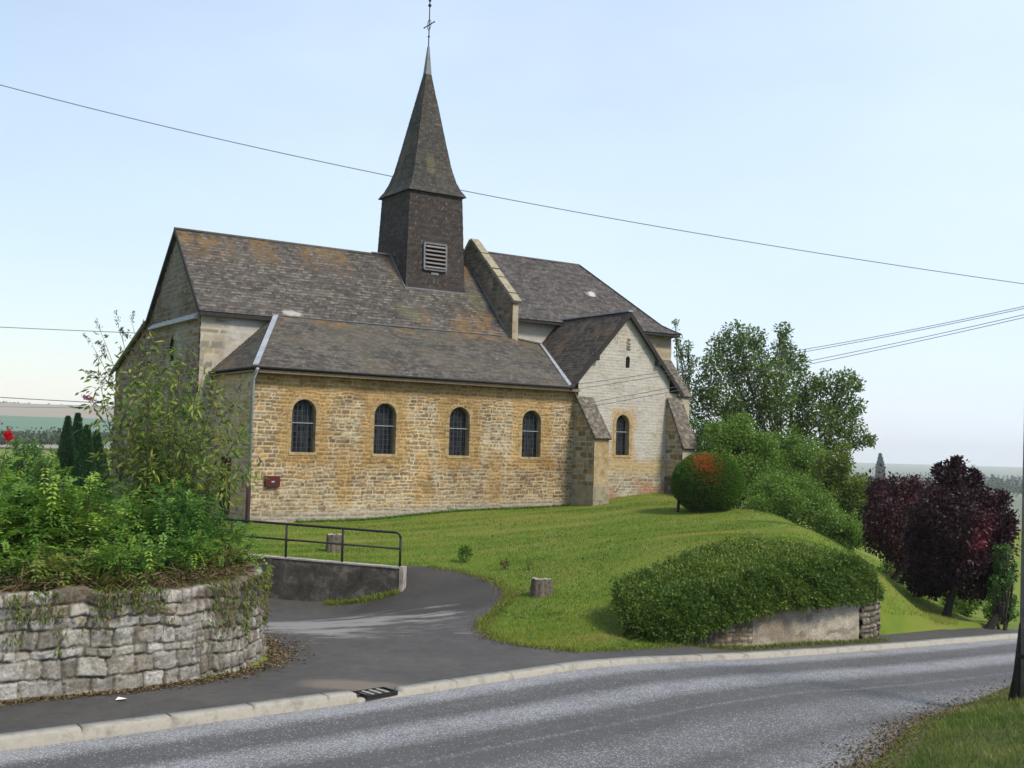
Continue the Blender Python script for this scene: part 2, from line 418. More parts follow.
def m_ground(name, stops, scale, bs=.6, fine=60):
    m, nt, b = mat(name)
    big = noise(nt, scale, 5, .65); fi = noise(nt, fine, 4, .8)
    f = math_(nt, 'ADD', math_(nt, 'MULTIPLY', big, .65), math_(nt, 'MULTIPLY', fi, .35))
    nt.links.new(ramp(nt, f, stops), b.inputs['Base Color']); b.inputs['Roughness'].default_value = .95; b.inputs['Specular IOR Level'].default_value = .2
    bump(nt, b, fi, bs, .03); return m
G_LAWN = m_ground('lawn_turf', [(.3, (.08, .13, .015)), (.48, (.13, .18, .022)), (.6, (.18, .185, .04)), (.72, (.23, .18, .07))], .55)
G_BANK = m_ground('bank_turf', [(.3, (.05, .07, .018)), (.5, (.09, .10, .03)), (.68, (.14, .10, .05))], 1.6)
G_SOIL = m_ground('garden_soil', [(.3, (.03, .022, .013)), (.5, (.075, .052, .03)), (.7, (.13, .09, .05))], 2.5)
G_FIELD = m_ground('green_field', [(.3, (.085, .155, .10)), (.7, (.11, .185, .12))], .01, .1, .3)
G_STUB = m_ground('stubble_field', [(.3, (.24, .19, .14)), (.7, (.30, .25, .19))], .008, .1, .3)
G_PLAIN = m_ground('far_plain', [(.35, (.06, .11, .05)), (.5, (.12, .14, .08)), (.65, (.2, .18, .11))], .006, .1, .05)

def m_asphalt(name, lo, hi, patch=None):
    m, nt, b = mat(name)
    big = noise(nt, .8, 5, .6); fi = noise(nt, 70, 3, .8); mid = noise(nt, 5, 4, .7)
    c = ramp(nt, math_(nt, 'ADD', math_(nt, 'MULTIPLY', big, .5), math_(nt, 'MULTIPLY', mid, .5)), [(.32, lo), (.68, hi)])
    c = mixc(nt, 1, c, ramp(nt, fi, [(.3, .6), (.7, 1.5)]), 'MULTIPLY')
    nt.links.new(c, b.inputs['Base Color']); b.inputs['Roughness'].default_value = .8
    bump(nt, b, fi, .5, .008); return m, nt, b, c
M_DRIVE, ntd, bd_, cd_ = m_asphalt('old_asphalt', (.034, .031, .028), (.078, .072, .065))
# worn pale patches and tracks on the driveway
_tc = node(ntd, 'ShaderNodeTexCoord'); _sx = node(ntd, 'ShaderNodeSeparateXYZ'); ntd.links.new(_tc.outputs['Object'], _sx.inputs[0])
_mp = node(ntd, 'ShaderNodeMapping'); _mp.inputs['Rotation'].default_value = (0, 0, R(-20)); _mp.inputs['Scale'].default_value = (.7, 2.0, 1)
ntd.links.new(_tc.outputs['Object'], _mp.inputs[0])
_pn = noise(ntd, 1.0, 5, .7, vec=_mp.outputs[0])
_dx = math_(ntd, 'MULTIPLY', math_(ntd, 'SUBTRACT', _sx.outputs[0], -3.5), .42); _dy = math_(ntd, 'MULTIPLY', math_(ntd, 'SUBTRACT', _sx.outputs[1], 20.7), .6)
_rr = math_(ntd, 'SQRT', math_(ntd, 'ADD', math_(ntd, 'MULTIPLY', _dx, _dx), math_(ntd, 'MULTIPLY', _dy, _dy)))
_pm = ramp(ntd, math_(ntd, 'SUBTRACT', _pn, math_(ntd, 'MULTIPLY', _rr, .22)), [(.30, 0), (.42, 1)])
_ex = math_(ntd, 'MULTIPLY', math_(ntd, 'SUBTRACT', _sx.outputs[0], -1.1), .42); _ey = math_(ntd, 'MULTIPLY', math_(ntd, 'SUBTRACT', _sx.outputs[1], 23.9), .36)
_er = math_(ntd, 'SQRT', math_(ntd, 'ADD', math_(ntd, 'MULTIPLY', _ex, _ex), math_(ntd, 'MULTIPLY', _ey, _ey)))
_em = ramp(ntd, math_(ntd, 'ADD', _er, math_(ntd, 'MULTIPLY', math_(ntd, 'SUBTRACT', noise(ntd, 1.5, 5, .7), .5), .5)), [(.80, 1), (.95, 0)])
_cd = mixc(ntd, math_(ntd, 'MULTIPLY', _em, .8), cd_, mixc(ntd, 1, cd_, (.52, .44, .36), 'MULTIPLY'))
_gx = math_(ntd, 'MULTIPLY', math_(ntd, 'SUBTRACT', _sx.outputs[0], -2.0), 1.0); _gy = math_(ntd, 'MULTIPLY', math_(ntd, 'SUBTRACT', _sx.outputs[1], 15.15), 2.2)
_gr = math_(ntd, 'SQRT', math_(ntd, 'ADD', math_(ntd, 'MULTIPLY', _gx, _gx), math_(ntd, 'MULTIPLY', _gy, _gy)))
_gm = ramp(ntd, math_(ntd, 'ADD', _gr, math_(ntd, 'MULTIPLY', math_(ntd, 'SUBTRACT', noise(ntd, 3, 5, .7), .5), .7)), [(.5, 1), (.9, 0)])
_cd = mixc(ntd, math_(ntd, 'MULTIPLY', _gm, .6), _cd, (.20, .155, .115))
ntd.links.new(mixc(ntd, math_(ntd, 'MULTIPLY', _pm, .8), _cd, (.25, .235, .22)), bd_.inputs['Base Color'])

# ------------------------------------------------------------------ ground shape
P0 = np.array([0.23, 16.24]); DIR = np.array([.742, .670]); DIR = DIR / np.linalg.norm(DIR); NRM = np.array([DIR[1], -DIR[0]])
def tt(X, Y): return (X - P0[0]) * DIR[0] + (Y - P0[1]) * DIR[1]
def froad(X, Y):
    t = tt(X, Y); q = np.clip(t - 1, 0, 60)
    return -q * q / (q + .8) * .056 - np.clip(t - 15, 0, 45) * .04
KP = np.array([(-40, -15), (-20, .45), (-5.21, 11.82), (-3.13, 13.43), (-1.35, 14.82), (.25, 16.22), (2.16, 17.85), (4.28, 19.3), (5.25, 20.05), (7.8, 22.25), (11.3, 25.4), (18, 31), (30, 38.5), (60, 52)], float)
def resample(P, step):
    d = np.r_[0, np.cumsum(np.linalg.norm(np.diff(P, axis=0), axis=1))]
    n = int(d[-1] / step) + 1; s = np.linspace(0, d[-1], n)
    Q = np.c_[np.interp(s, d, P[:, 0]), np.interp(s, d, P[:, 1])]
    for _ in range(6):
        Q[1:-1] = Q[1:-1] * .5 + (Q[:-2] + Q[2:]) * .25
    return Q
K = resample(KP, .5)
def offs(P, d):
    T = np.gradient(P, axis=0); T /= np.linalg.norm(T, axis=1)[:, None]
    return P + np.c_[T[:, 1], -T[:, 0]] * d      # d > 0: towards the camera side
RW = 5.2
def rw(t): return np.interp(t, [-2, 0, 3.5, 6.7, 10, 20], [5.9, 5.5, 4.3, 3.45, 3.3, 3.9])
ROADP = np.r_[K, offs(K, RW)[::-1]]
WALLB = np.array([(-20, 5.6), (-12, 10.3), (-9.0, 12.0), (-6.02, 13.62), (-4.83, 14.36), (-4.12, 15.1), (-3.72, 15.75), (-3.56, 16.5), (-3.7, 17.4), (-4.25, 18.6), (-5.4, 20.2), (-7.0, 21.6), (-9.5, 23)], float)
GARD = np.r_[offs(WALLB, -.25), [(-30, 22), (-30, 6)]]
RW_R = np.array([-2.32, 24.6]); RW_L = np.array([-9.6, 26.45])
LEDGE = [(-2.45, 25.9, .48), (-1.8, 26.05, .45), (-1.11, 25.8, .4), (-.45, 24.9, .36), (-.03, 23.8, .3), (.08, 22.8, .25), (-.1, 21.8, .2), (-.29, 20.96, .15), (-.42, 20.2, .12), (-.4, 19.5, .1), (-.15, 18.8, .08), (.31, 18.32, .06), (1.2, 18.15, .03), (2.2, 18.72, .0), (3.0, 19.35, -.03)]
Kb = offs(K, -.22)
Kb = offs(K, -.10); kb = Kb[(Kb[:, 0] > -30) & (Kb[:, 0] < 60)]
HW = np.array([(1.9, 19.0), (3.3, 19.95), (4.51, 20.75), (6.0, 21.85), (7.35, 22.95), (7.9, 23.5)])    # hedge wall front line
# asphalt: pavement strip + apron + path
_r = kb[kb[:, 0] > 2.9]
_pave = offs(K, -1.25); _pave = _pave[(_pave[:, 0] > 3.2) & (_pave[:, 0] < 15)]
DRV = [tuple(p) for p in kb[(kb[:, 0] < 15)]] + [tuple(p) for p in _pave[::-1]] + [(p[0], p[1]) for p in LEDGE[::-1]] + \
      [tuple(RW_R + (-.12, .34))] + [tuple(RW_R + (-.14, .30))] + [tuple(RW_L + (.07, .27))] + [tuple(p) for p in WALLB[::-1][:-1]] + [(-26, 2.0)]
DRV = np.array(DRV, float)

def tps(ctrl):
    ctrl = np.array(ctrl, float); X = ctrl[:, :2]; z = ctrl[:, 2]; n = len(X)
    def phi(r2): return np.where(r2 > 1e-12, .5 * r2 * np.log(np.maximum(r2, 1e-12)), 0)
    Kk = phi(((X[:, None] - X[None]) ** 2).sum(-1)) + np.eye(n) * .02
    A = np.zeros((n + 3, n + 3)); A[:n, :n] = Kk; A[:n, n] = 1; A[:n, n + 1:] = X; A[n, :n] = 1; A[n + 1:, :n] = X.T
    cc = np.linalg.solve(A, np.r_[z, 0, 0, 0])
    def f(x, y):
        Q = np.c_[np.ravel(x), np.ravel(y)]; o = np.zeros(len(Q))
        for i in range(0, len(Q), 20000):
            q = Q[i:i + 20000]; o[i:i + 20000] = phi(((q[:, None] - X[None]) ** 2).sum(-1)) @ cc[:n] + cc[n] + q @ cc[n + 1:]
        return o
    return f
def cc3(x, y, z): p = ch(x, y); return (p[0], p[1], z)
LC = [cc3(0, 0, .66), cc3(4, 0, .70), cc3(7.5, 0, .95), cc3(12, 0, 1.1), cc3(13.5, -.3, 1.3), cc3(17.5, -.3, 1.56), cc3(21, 4, 1.5), cc3(21, 10, 1.0), cc3(-1, 4, .62), cc3(-1, 15, .4), cc3(-6, 5, .55), cc3(-8, 15, .3),
      cc3(5, 5, .9), cc3(5, 12, .7), cc3(15, 8, 1.2)]
LC += [(-6.2, 25.8, .60), (-9, 26.6, .60), (-4, 25.4, .57), (-2.6, 25.2, .52)] + LEDGE
LC += [(6.26, 35.5, 1.4), (.7, 23, .42), (-1, 27.5, .56), (-4.8, 30.8, .58), (3.3, 23.9, .78), (5.5, 26.0, 1.32), (7.2, 26, 1.18), (8.4, 25.4, .62), (6.5, 24.5, 1.22), (5.5, 31, 1.16), (6.1, 33.6, 1.27), (3, 31, .98), (7.3, 33.5, 1.3), (8.3, 35, 1.35), (8, 31, 1.3), (9.6, 30.5, .5), (10.7, 32, -.5), (10.8, 28, -.62), (11.4, 27, -.65), (9.2, 27, -.15),
       (7.9, 23.6, -.3), (8.8, 24.6, -.38), (3.6, 19.9, -.08), (4.51, 20.5, -.13), (5.8, 21.5, -.22), (7.1, 22.5, -.32), (2.0, 20.6, .14), (2.28, 19.4, .03), (2.97, 19.5, -.04),
       (14, 30, -1.2), (16, 34, -1.6), (13, 40, -1.0), (20, 45, -2.5), (9.5, 45, .8), (12, 42, .1), (14, 50, -.2), (20, 60, -1.5), (-16, 30, .6), (-20, 45, .5), (-12, 24, .6), (-25, 25, .5), (-30, 60, .3), (-5, 60, .6), (5, 60, .7), (30, 40, -3), (-30, 0, .3), (40, 60, -4.5)]
fL = tps(LC)
DC = [(p[0], p[1], froad(p[0], p[1]) + .09 - .062 * float(sstep(-2.4, -1.4, p[0]))) for p in kb[::6] if -26 < p[0] < 14] + LEDGE + \
     [(-4, 20.8, -.10), (-7, 22.8, -.25), (-9.6, 26.2, -.4), (-5.9, 25.35, -.28), (-4.9, 25.1, -.32), (-3.6, 24.8, -.30), (-3.0, 24.6, -.18), (-2.35, 24.4, .0), (-2.0, 22.5, -.02), (-1.5, 24.3, .17), (-1.3, 20, .05), (-6.0, 13.5, .06), (-3.6, 15.9, .05), (-9, 11.8, .06), (-20, 5.4, .08), (-3.4, 17.5, .02)] + \
     [(p[0], p[1], froad(p[0], p[1]) + .03) for p in _pave[::4]]
fD = tps(DC)
def far(X, Y):
    r = np.hypot(X, Y); b = np.arctan2(X, np.maximum(Y, 1e-3) if False else Y)
    zr = -28 * sstep(30, 420, r) - 6 * sstep(400, 3000, r)
    wob = fbm(X / 300 + 7, Y / 300, 4) - .5
    zl = .4 - 1.6 * sstep(40, 300, r) + 17 * sstep(430, 1000, r + wob * 60) + (22 + 10 * wob) * sstep(980, 1550, r)
    s = sstep(-.18, .10, b) * (np.abs(b) < 2.6)
    return lerp(zl, zr, s)
def height(X, Y, blades=False):
    X = np.ravel(np.asarray(X, float)); Y = np.ravel(np.asarray(Y, float)); P = np.c_[X, Y]
    h = np.zeros(len(X)); r = np.hypot(X - 2, Y - 26)
    wn = 1 - sstep(28, 60, r)
    hf = far(X, Y); nr = wn > 0
    h[:] = hf; kind = np.zeros(len(X), int)
    if nr.any():
        h[nr] = lerp(hf[nr], fL(X[nr], Y[nr]), wn[nr])
    # road corridor and bank
    dk = (X - 0) * 0
    near_ = r < 140
    t = np.full(len(X), 99.0)
    if near_.any():
        d, q = near_poly(P[near_], K, False)
        T = np.gradient(K, axis=0); 
        sgn = np.where(((P[near_] - q) @ NRM) > 0, 1, -1)
        t[near_] = d * sgn
    fr = froad(X, Y)
    cor = near_ & (t > -.2)
    RWt = rw(tt(X, Y)); db = np.clip(t - RWt, 0, 60)
    bank = fr + .02 + .27 * np.minimum(db, 6) + .05 * np.clip(db - 6, 0, 20) + (fbm(X * .9, Y * .9, 3) - .5) * .16 * sstep(.2, 1.5, db)
    out = sstep(25, 55, db)
    h[cor] = lerp(bank, h, out)[cor]
    kind[cor & (db > 0)] = 1
    side = near_ & (t <= -.2) & (t > -9) & (X > 12)          # right verge follows the road down
    k2 = sstep(-9, -.8, t); h[side] = lerp(h, fr - .02, k2)[side]
    kind[near_ & (t > -.3) & (t < RWt)] = 5
    ind = in_poly(P, DRV); 
    if ind.any(): h[ind] = fD(X[ind], Y[ind]); kind[ind] = 5
    g = in_poly(P, GARD)
    if g.any():
        hg = 1.24 + (fbm(X[g] * 1.3, Y[g] * 1.3, 9) - .5) * .12 - .12 * np.clip(Y[g] - 18.5, 0, 5)
        h[g] = np.maximum(hg, .5); kind[g] = 2
    inr = near_ & (t > -.25) & (t < RWt + .05)
    h[inr] = fr[inr]
    if blades: return h, kind
    h[inr] -= .05; h[ind] -= .03
    rr = np.hypot(X, Y); b = np.arctan2(X, Y)
    lf = b < -.04
    kind[(rr > 420) & lf] = 3; kind[(rr > 990) & lf] = 4
    kind[(rr > 330) & (rr < 420) & lf] = 4
    kind[(rr > 150) & ~lf] = 6
    return h, kind
def gz(x, y): return float(height([x], [y], True)[0][0])

def axis(lo, hi, step, far_):
    a = list(np.arange(lo, hi + 1e-6, step)); s = step; x = a[-1]
    while x < far_: s *= 1.07; x += s; a.append(x)
    s = step; x = lo; pre = []
    while x > -far_: s *= 1.07; x -= s; pre.append(x)
    return np.array(pre[::-1] + a)
ax = axis(-10, 14, .22, 5200); ay = axis(7, 40, .22, 5200)
GX, GY = np.meshgrid(ax, ay, indexing='ij')
hz, kd = height(GX, GY)
idx = np.arange(GX.size).reshape(GX.shape)
Fq = np.stack([idx[:-1, :-1], idx[1:, :-1], idx[1:, 1:], idx[:-1, 1:]], -1).reshape(-1, 4)
fk = kd[Fq].max(1); fk[fk == 5] = 0
gm = [G_LAWN, G_BANK, G_SOIL, G_FIELD, G_STUB, G_STUB, G_PLAIN]
g = np_mesh('ground', np.c_[GX.ravel(), GY.ravel(), hz], Fq, gm, None, True, midx=fk); tag(g, kind='structure')

def sheet(name, poly, hfun, step, m, lift=.0):
    poly = np.asarray(poly); lo = poly.min(0); hi = poly.max(0)
    lo = np.maximum(lo, (-30, -12)); xs = np.arange(lo[0], hi[0], step); ys = np.arange(lo[1], hi[1], step)
    A, B = np.meshgrid(xs, ys); Q = np.c_[A.ravel(), B.ravel()]
    Q = Q[in_poly(Q, poly)]; d, _ = near_poly(Q, poly); Q = Q[d > step * .35]
    pts = [Vector(p) for p in np.r_[poly, Q]]; n = len(poly)
    vo, eo, fo, *_ = delaunay_2d_cdt(pts, [(i, (i + 1) % n) for i in range(n)], [], 0, 1e-5)
    V2 = np.array([tuple(v) for v in vo]); T = np.array([f for f in fo if len(f) == 3])
    cen = V2[T].mean(1); T = T[in_poly(cen, poly)]
    return np_mesh(name, np.c_[V2, hfun(V2[:, 0], V2[:, 1]) + lift], T, m, None, True)
tag(sheet('driveway', DRV, fD, .35, M_DRIVE, .004), kind='structure')

# road with loose pale chippings between the wheel tracks
mr, ntr, br, cr = m_asphalt('road_asphalt', (.044, .042, .041), (.080, .077, .075))
uvn = node(ntr, 'ShaderNodeUVMap'); sep = node(ntr, 'ShaderNodeSeparateXYZ'); ntr.links.new(uvn.outputs[0], sep.inputs[0])
wob = math_(ntr, 'MULTIPLY', math_(ntr, 'SUBTRACT', noise(ntr, .5, 4, .6), .5), .28)
lat = math_(ntr, 'ADD', sep.outputs[1], wob)
dens = ramp(ntr, math_(ntr, 'DIVIDE', lat, 5.2), [(0, .85), (.07, .80), (.125, .12), (.23, .05), (.30, .72), (.36, .60), (.42, .05), (.505, .03), (.52, .22), (.535, .03), (.58, .03), (.67, .28), (.77, .28), (.84, .06), (.91, .3), (1, .4)])
dens = mixc(ntr, 1, dens, ramp(ntr, noise(ntr, 1.1, 5, .7), [(.28, .55), (.6, 1.1)]), 'MULTIPLY')
vor = node(ntr, 'ShaderNodeTexVoronoi'); vor.inputs['Scale'].default_value = 75
tcr = node(ntr, 'ShaderNodeTexCoord'); ntr.links.new(tcr.outputs['Object'], vor.inputs['Vector'])
vsp = node(ntr, 'ShaderNodeSeparateXYZ'); ntr.links.new(vor.outputs['Color'], vsp.inputs[0])
on = math_(ntr, 'LESS_THAN', vsp.outputs[0], math_(ntr, 'MULTIPLY', dens, .9))
chip = ramp(ntr, vsp.outputs[1], [(0, (.16, .16, .17)), (.6, (.29, .29, .30)), (1, (.48, .48, .49))])
cr2 = mixc(ntr, math_(ntr, 'MULTIPLY', dens, .7), cr, (.20, .20, .205))
ntr.links.new(mixc(ntr, math_(ntr, 'MULTIPLY', on, .75), cr2, chip), br.inputs['Base Color'])
Kr = K[(K[:, 0] > -30)]
lats = [0, .4, 1, 1.6, 2.6, 3.6, 4.6, RW + .25]
sv = np.r_[0, np.cumsum(np.linalg.norm(np.diff(Kr, axis=0), axis=1))]
V = []; UV = []
for l in lats:
    Q = offs(Kr, l)
    crown = .05 * (1 - ((l - 2.6) / 2.6) ** 2)
    V.append(np.c_[Q, froad(Q[:, 0], Q[:, 1]) + crown * .6 - .02]); UV.append(np.c_[sv, np.full(len(sv), l)])
n = len(Kr); V = np.concatenate(V); UV = np.concatenate(UV)
idx = np.arange(len(V)).reshape(len(lats), n)
Fq = np.stack([idx[1:, :-1], idx[1:, 1:], idx[:-1, 1:], idx[:-1, :-1]], -1).reshape(-1, 4)
ro = np_mesh('road', V, Fq, mr, None, True)
uvl = ro.data.uv_layers.new(name='UVMap'); uvl.data.foreach_set('uv', UV[Fq.ravel()].astype(np.float32).ravel())
tag(ro, kind='structure')

# kerb: one run of concrete stones, sunk at the gully and lower across the drive
kd_ = resample(KP[1:-2], .02); ks = np.r_[0, np.cumsum(np.linalg.norm(np.diff(kd_, axis=0), axis=1))]
gul = np.array([-1.62, 14.72]); m_ = np.linalg.norm(kd_ - gul, axis=1)
joint = (np.abs((ks % 1.0) - .5) < .013)
hk = lerp(.105, .06, sstep(-2.2, -1.2, kd_[:, 0])); hk = np.where(joint, hk - .075, hk); hk = np.where(m_ < .36, .02, hk)
jt = (hash2(np.floor(ks - .5), ks * 0, 3) - .5) * .018; hk = hk + jt
prof = [(0.0, -.06, 0), (-.015, .82, 1), (-.035, 1.0, 1), (-.225, 1.0, 1), (-.24, -.05, 0)]
V = []
zr = froad(kd_[:, 0], kd_[:, 1])
for (d, k, q) in prof:
    Q = offs(kd_, d); V.append(np.c_[Q, zr + (hk * k if q else k)])
V = np.concatenate(V); idx = np.arange(len(V)).reshape(len(prof), -1)
Fq = np.stack([idx[:-1, :-1], idx[:-1, 1:], idx[1:, 1:], idx[1:, :-1]], -1).reshape(-1, 4)
tag(np_mesh('kerb', V, Fq, M_KERB), kind='structure')
# gully grate let into the kerb
gd = empty('drain_grate', (gul[0], gul[1], .012), math.atan2(DIR[1], DIR[0]), 'black iron gully grate set into the kerb by the driveway', 'drain grate')
b = MB(); b.box((-.22, -.08, .0), (.22, .20, .012)); b.build('pit', M_BLACK, gd)
b = MB()
for y0, y1 in ((-.10, -.08), (.20, .22)): b.box((-.24, y0, 0), (.24, y1, .05))
for x0 in (-.24, .22): b.box((x0, -.0799, 0), (x0 + .02, .1999, .05))
b.build('frame', M_IRON, gd)
b = MB()
for i in range(3): b.box((-.135 + i * .115, -.079, .02), (-.095 + i * .115, .199, .046))
b.build('bars', M_KERB, gd)

# ------------------------------------------------------------------ church
church = empty('church', CO, YAW, 'old stone village church with slate spire and tiled roofs above the lawn', 'church')
OCH = [(.26, .185, .09), (.31, .22, .115), (.23, .17, .095), (.29, .24, .165), (.20, .165, .11), (.36, .31, .225)]
GRY = [(.26, .24, .19), (.32, .29, .22), (.22, .20, .17), (.36, .32, .25), (.30, .24, .15)]
DRK = [(.16, .13, .09), (.20, .17, .12), (.13, .11, .085), (.23, .20, .15), (.18, .13, .08)]
WIN = [1.69, 4.59, 7.48, 10.52]
def post_south(u, v, c):
    # u = church x, v = church z on this face
    white = sstep(.55, .70, fbm(u * .45 + 3, v * .55, 31)) * .55
    low = sstep(1.3, .5, v + (fbm(u * .8, v * .5, 33) - .5) * .9)
    lime = np.maximum(white, low * .3)
    g = fbm(u * 7, v * 9, 37)
    c = lerp(c, np.array([.54, .51, .43]), (lime * 1.15 * sstep(.38, .62, g)).clip(0, .95)[:, None])
    och = np.zeros_like(u)
    for x in WIN:
        d = np.maximum(np.abs(u - x) - .78, np.abs(v - 3.15) - 1.25); och = np.maximum(och, sstep(.25, -.1, d + (fbm(u * 3, v * 3, 41) - .5) * .5))
    top = sstep(4.0, 4.4, v + (fbm(u * .6, v, 43) - .5) * .8); och = np.maximum(och, top * .8)
    pil = np.zeros_like(u)
    for x in (3.15, 6.1, 9.0): pil = np.maximum(pil, sstep(.45, .2, np.abs(u - x) + (fbm(u, v * 2, 47) - .5) * .4) * sstep(3.0, 1.8, v) * sstep(.2, .8, v))
    och = np.maximum(och, pil * .8)
    oc = np.array([.34, .235, .105]) * (.75 + .5 * fbm(u * 2.5, v * 2.5, 49))[:, None]
    lum = (c.sum(1) / .72)[:, None]
    c = lerp(c, oc * lerp(np.ones_like(lum), lum, .35), (och * .82)[:, None])
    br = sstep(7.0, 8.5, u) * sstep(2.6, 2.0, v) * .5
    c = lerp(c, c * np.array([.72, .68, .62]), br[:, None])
    c = c * (.66 + .5 * fbm(u * .7 + 2, v * .9, 57))[:, None] * np.array([1.02, .94, .84])
    c = lerp(c, c * np.array([.55, .5, .45]), (sstep(.55, .72, fbm(u * 2.2, v * 3, 58)) * .6)[:, None])
    c = lerp(c, np.array([.30, .28, .24]), (sstep(.35, .1, v - np.interp(u, [0, 7.5, 12], [0, .3, .44])) * .6)[:, None])
    return c
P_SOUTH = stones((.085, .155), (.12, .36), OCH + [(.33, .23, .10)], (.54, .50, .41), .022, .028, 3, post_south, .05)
def arch(cx, w_, z0, z1, y, n=10):
    h = w_ / 2; zs = z1 - h
    pts = [(cx - h, y, z0), (cx + h, y, z0)] + [(cx + h * math.cos(math.pi * i / n), y, zs + h * math.sin(math.pi * i / n)) for i in range(n + 1)]
    return pts
b = MB()
holes = [arch(x, .82, 2.235, 3.93, 0) for x in WIN]
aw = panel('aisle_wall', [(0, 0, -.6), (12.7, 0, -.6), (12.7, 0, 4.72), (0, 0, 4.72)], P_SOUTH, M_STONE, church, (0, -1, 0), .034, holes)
def post_west(u, v, c): return c * np.array([.95, .93, .90])
P_WEST = stones((.10, .2), (.16, .42), [(.40, .26, .11), (.42, .29, .14), (.36, .27, .15), (.42, .34, .22)], (.46, .39, .28), .022, .02, 5)
door_h = [(0, 1.78, -.2), (0, 2.80, -.2), (0, 2.80, 2.0), (0, 1.78, 2.0)]
panel('aisle_end_wall', [(0, 0, -.6), (0, 3.99, -.6), (0, 3.99, 4.72), (0, 0, 4.72)], P_WEST, M_STONE, church, (-1, 0, 0), .04, [door_h])
d = MB(); d.box((.12, 1.78, -.2), (.18, 2.80, 2.0))
for k in range(6): d.box((.10, 1.80 + k * .167, -.15), (.12, 1.80 + k * .167 + .15, 1.96))
door = d.build('door', M_REDP, church)
d = MB(); d.tube([(.08, 2.62, .95), (.055, 2.62, .95), (.055, 2.50, .95)], .015, 6); d.build('handle', M_IRON, door)

def window(cx, w_, z0, z1, y, sur, bars_n, ring=.15):
    wn = MB(); wn.prism([(p[0], y + .24, p[2]) for p in arch(cx, w_ + .02, z0, z1, y)], (0, .03, 0))
    wo = wn.build('window', M_GLASS, church)
    # reveal and dressed surround
    inner = arch(cx, w_, z0, z1, y); h = w_ / 2; n = 10; zs = z1 - h
    r = random.Random(int(cx * 100))
    ou = h + ring
    outer = [(cx - ou, y, z0), (cx + ou, y, z0)] + [(cx + ou * math.cos(math.pi * i / n), y, zs + ou * math.sin(math.pi * i / n)) for i in range(n + 1)]
    Vv = []; Ff = []
    m_ = len(inner); yo = y - .022
    for p in outer: Vv.append((p[0], yo, p[2]))
    for p in inner: Vv.append((p[0], yo, p[2]))
    for p in inner: Vv.append((p[0], y + .25, p[2]))
    for p in outer: Vv.append((p[0], y + .02, p[2]))
    for i in range(1, m_):
        j = (i + 1) % m_
        Ff += [(i, m_ + i, m_ + j, j)][0:1] if False else [(i, j, m_ + j, m_ + i)]
        Ff += [(m_ + i, m_ + j, 2 * m_ + j, 2 * m_ + i), (3 * m_ + i, 3 * m_ + j, j, i)]
    Ff = [f for f in Ff]
    s = MB(); s.add(Vv, Ff); s.build('surround', sur, wo)
    s = MB(); s.box((cx - h - .08, y - .035, z0 - .10), (cx + h + .08, y + .25, z0 - .002)); s.build('sill', sur, wo, bevel=.01)
    s = MB(); yb = y + .13
    for i in range(bars_n):
        x = cx - h + w_ * (i + .5) / bars_n
        zt = zs + math.sqrt(max(h * h - (x - cx) ** 2, 0))
        s.tube([(x, yb, z0), (x, yb, zt)], .011, 5)
    s.build('bars', M_BAR, wo)
    s = MB()
    s.box((cx - h, y + .10, z0 + (zs - z0) * .72), (cx + h, y + .115, z0 + (zs - z0) * .72 + .022)); s.build('crossbar', M_PIPE, wo)
    return wo
for x in WIN: window(x, .82, 2.235, 3.93, 0, M_OCHRE, 5)
# red notice box on the wall
mb = empty('letter_box', ch(.68, -.05, 1.30), YAW, 'small dark red metal box fixed to the church wall', 'letter box')
b = MB(); b.box((-.24, -.09, -.17), (.24, .045, .17)); bo = b.build('body', M_REDP, mb, bevel=.012)
b = MB(); b.box((-.05, -.098, -.03), (.05, -.0905, .02)); b.build('badge', M_PIPE, mb)

# chapel gable
def post_chapel(u, v, c):
    lime = sstep(2.0, 2.5, v + (fbm(u * .9, v * .9, 61) - .5) * .5) * (.60 + .3 * sstep(.4, .6, fbm(u * 2, v * 2, 62)))
    och = np.zeros_like(u)
    d = np.maximum(np.abs(u - 14.62) - .5, np.abs(v - 3.1) - .98); och = sstep(.22, -.1, d + (fbm(u * 3, v * 3, 63) - .5) * .4)
    c = lerp(c, np.array([.48, .455, .41]) * (.78 + .3 * fbm(u * 5, v * 5, 64))[:, None], lime[:, None])
    c = lerp(c, np.array([.40, .27, .12]), (och * .75)[:, None])
    band = sstep(2.25, 2.0, v) * sstep(1.55, 1.8, v) * .6
    c = lerp(c, np.array([.42, .31, .14]), band[:, None])
    rd = sstep(1.7, 1.4, v) * sstep(.45, .6, fbm(u * 1.2, v * 1.6, 66)) * .6
    c = lerp(c, np.array([.30, .15, .08]) * (.7 + .6 * fbm(u * 8, v * 12, 67))[:, None], rd[:, None])
    return c
P_CHAP = stones((.09, .15), (.14, .32), GRY + OCH[:2], (.46, .42, .34), .02, .016, 8, post_chapel)
CX0, CX1 = 12.9, 16.92
rz = lambda x: 7.80 - 1.1 * abs(x - 14.70)
hol = [arch(14.60, .64, 2.38, 3.92, -.2), arch(14.78, .2, 5.72, 6.18, -.2, 6)]
panel('chapel_wall', [(12.45, -.2, -.2), (CX1, -.2, -.2), (CX1, -.2, rz(CX1)), (14.70, -.2, 7.80), (12.45, -.2, rz(12.45))], P_CHAP, M_STONE, church, (0, -1, 0), .036, hol)
window(14.60, .64, 2.38, 3.92, -.2, M_OCHRE, 4, .14)
s = MB(); s.prism([(p[0], -.02, p[2]) for p in arch(14.78, .22, 5.70, 6.2, 0, 6)], (0, .03, 0)); s.build('slit_window', M_BLACK, church)
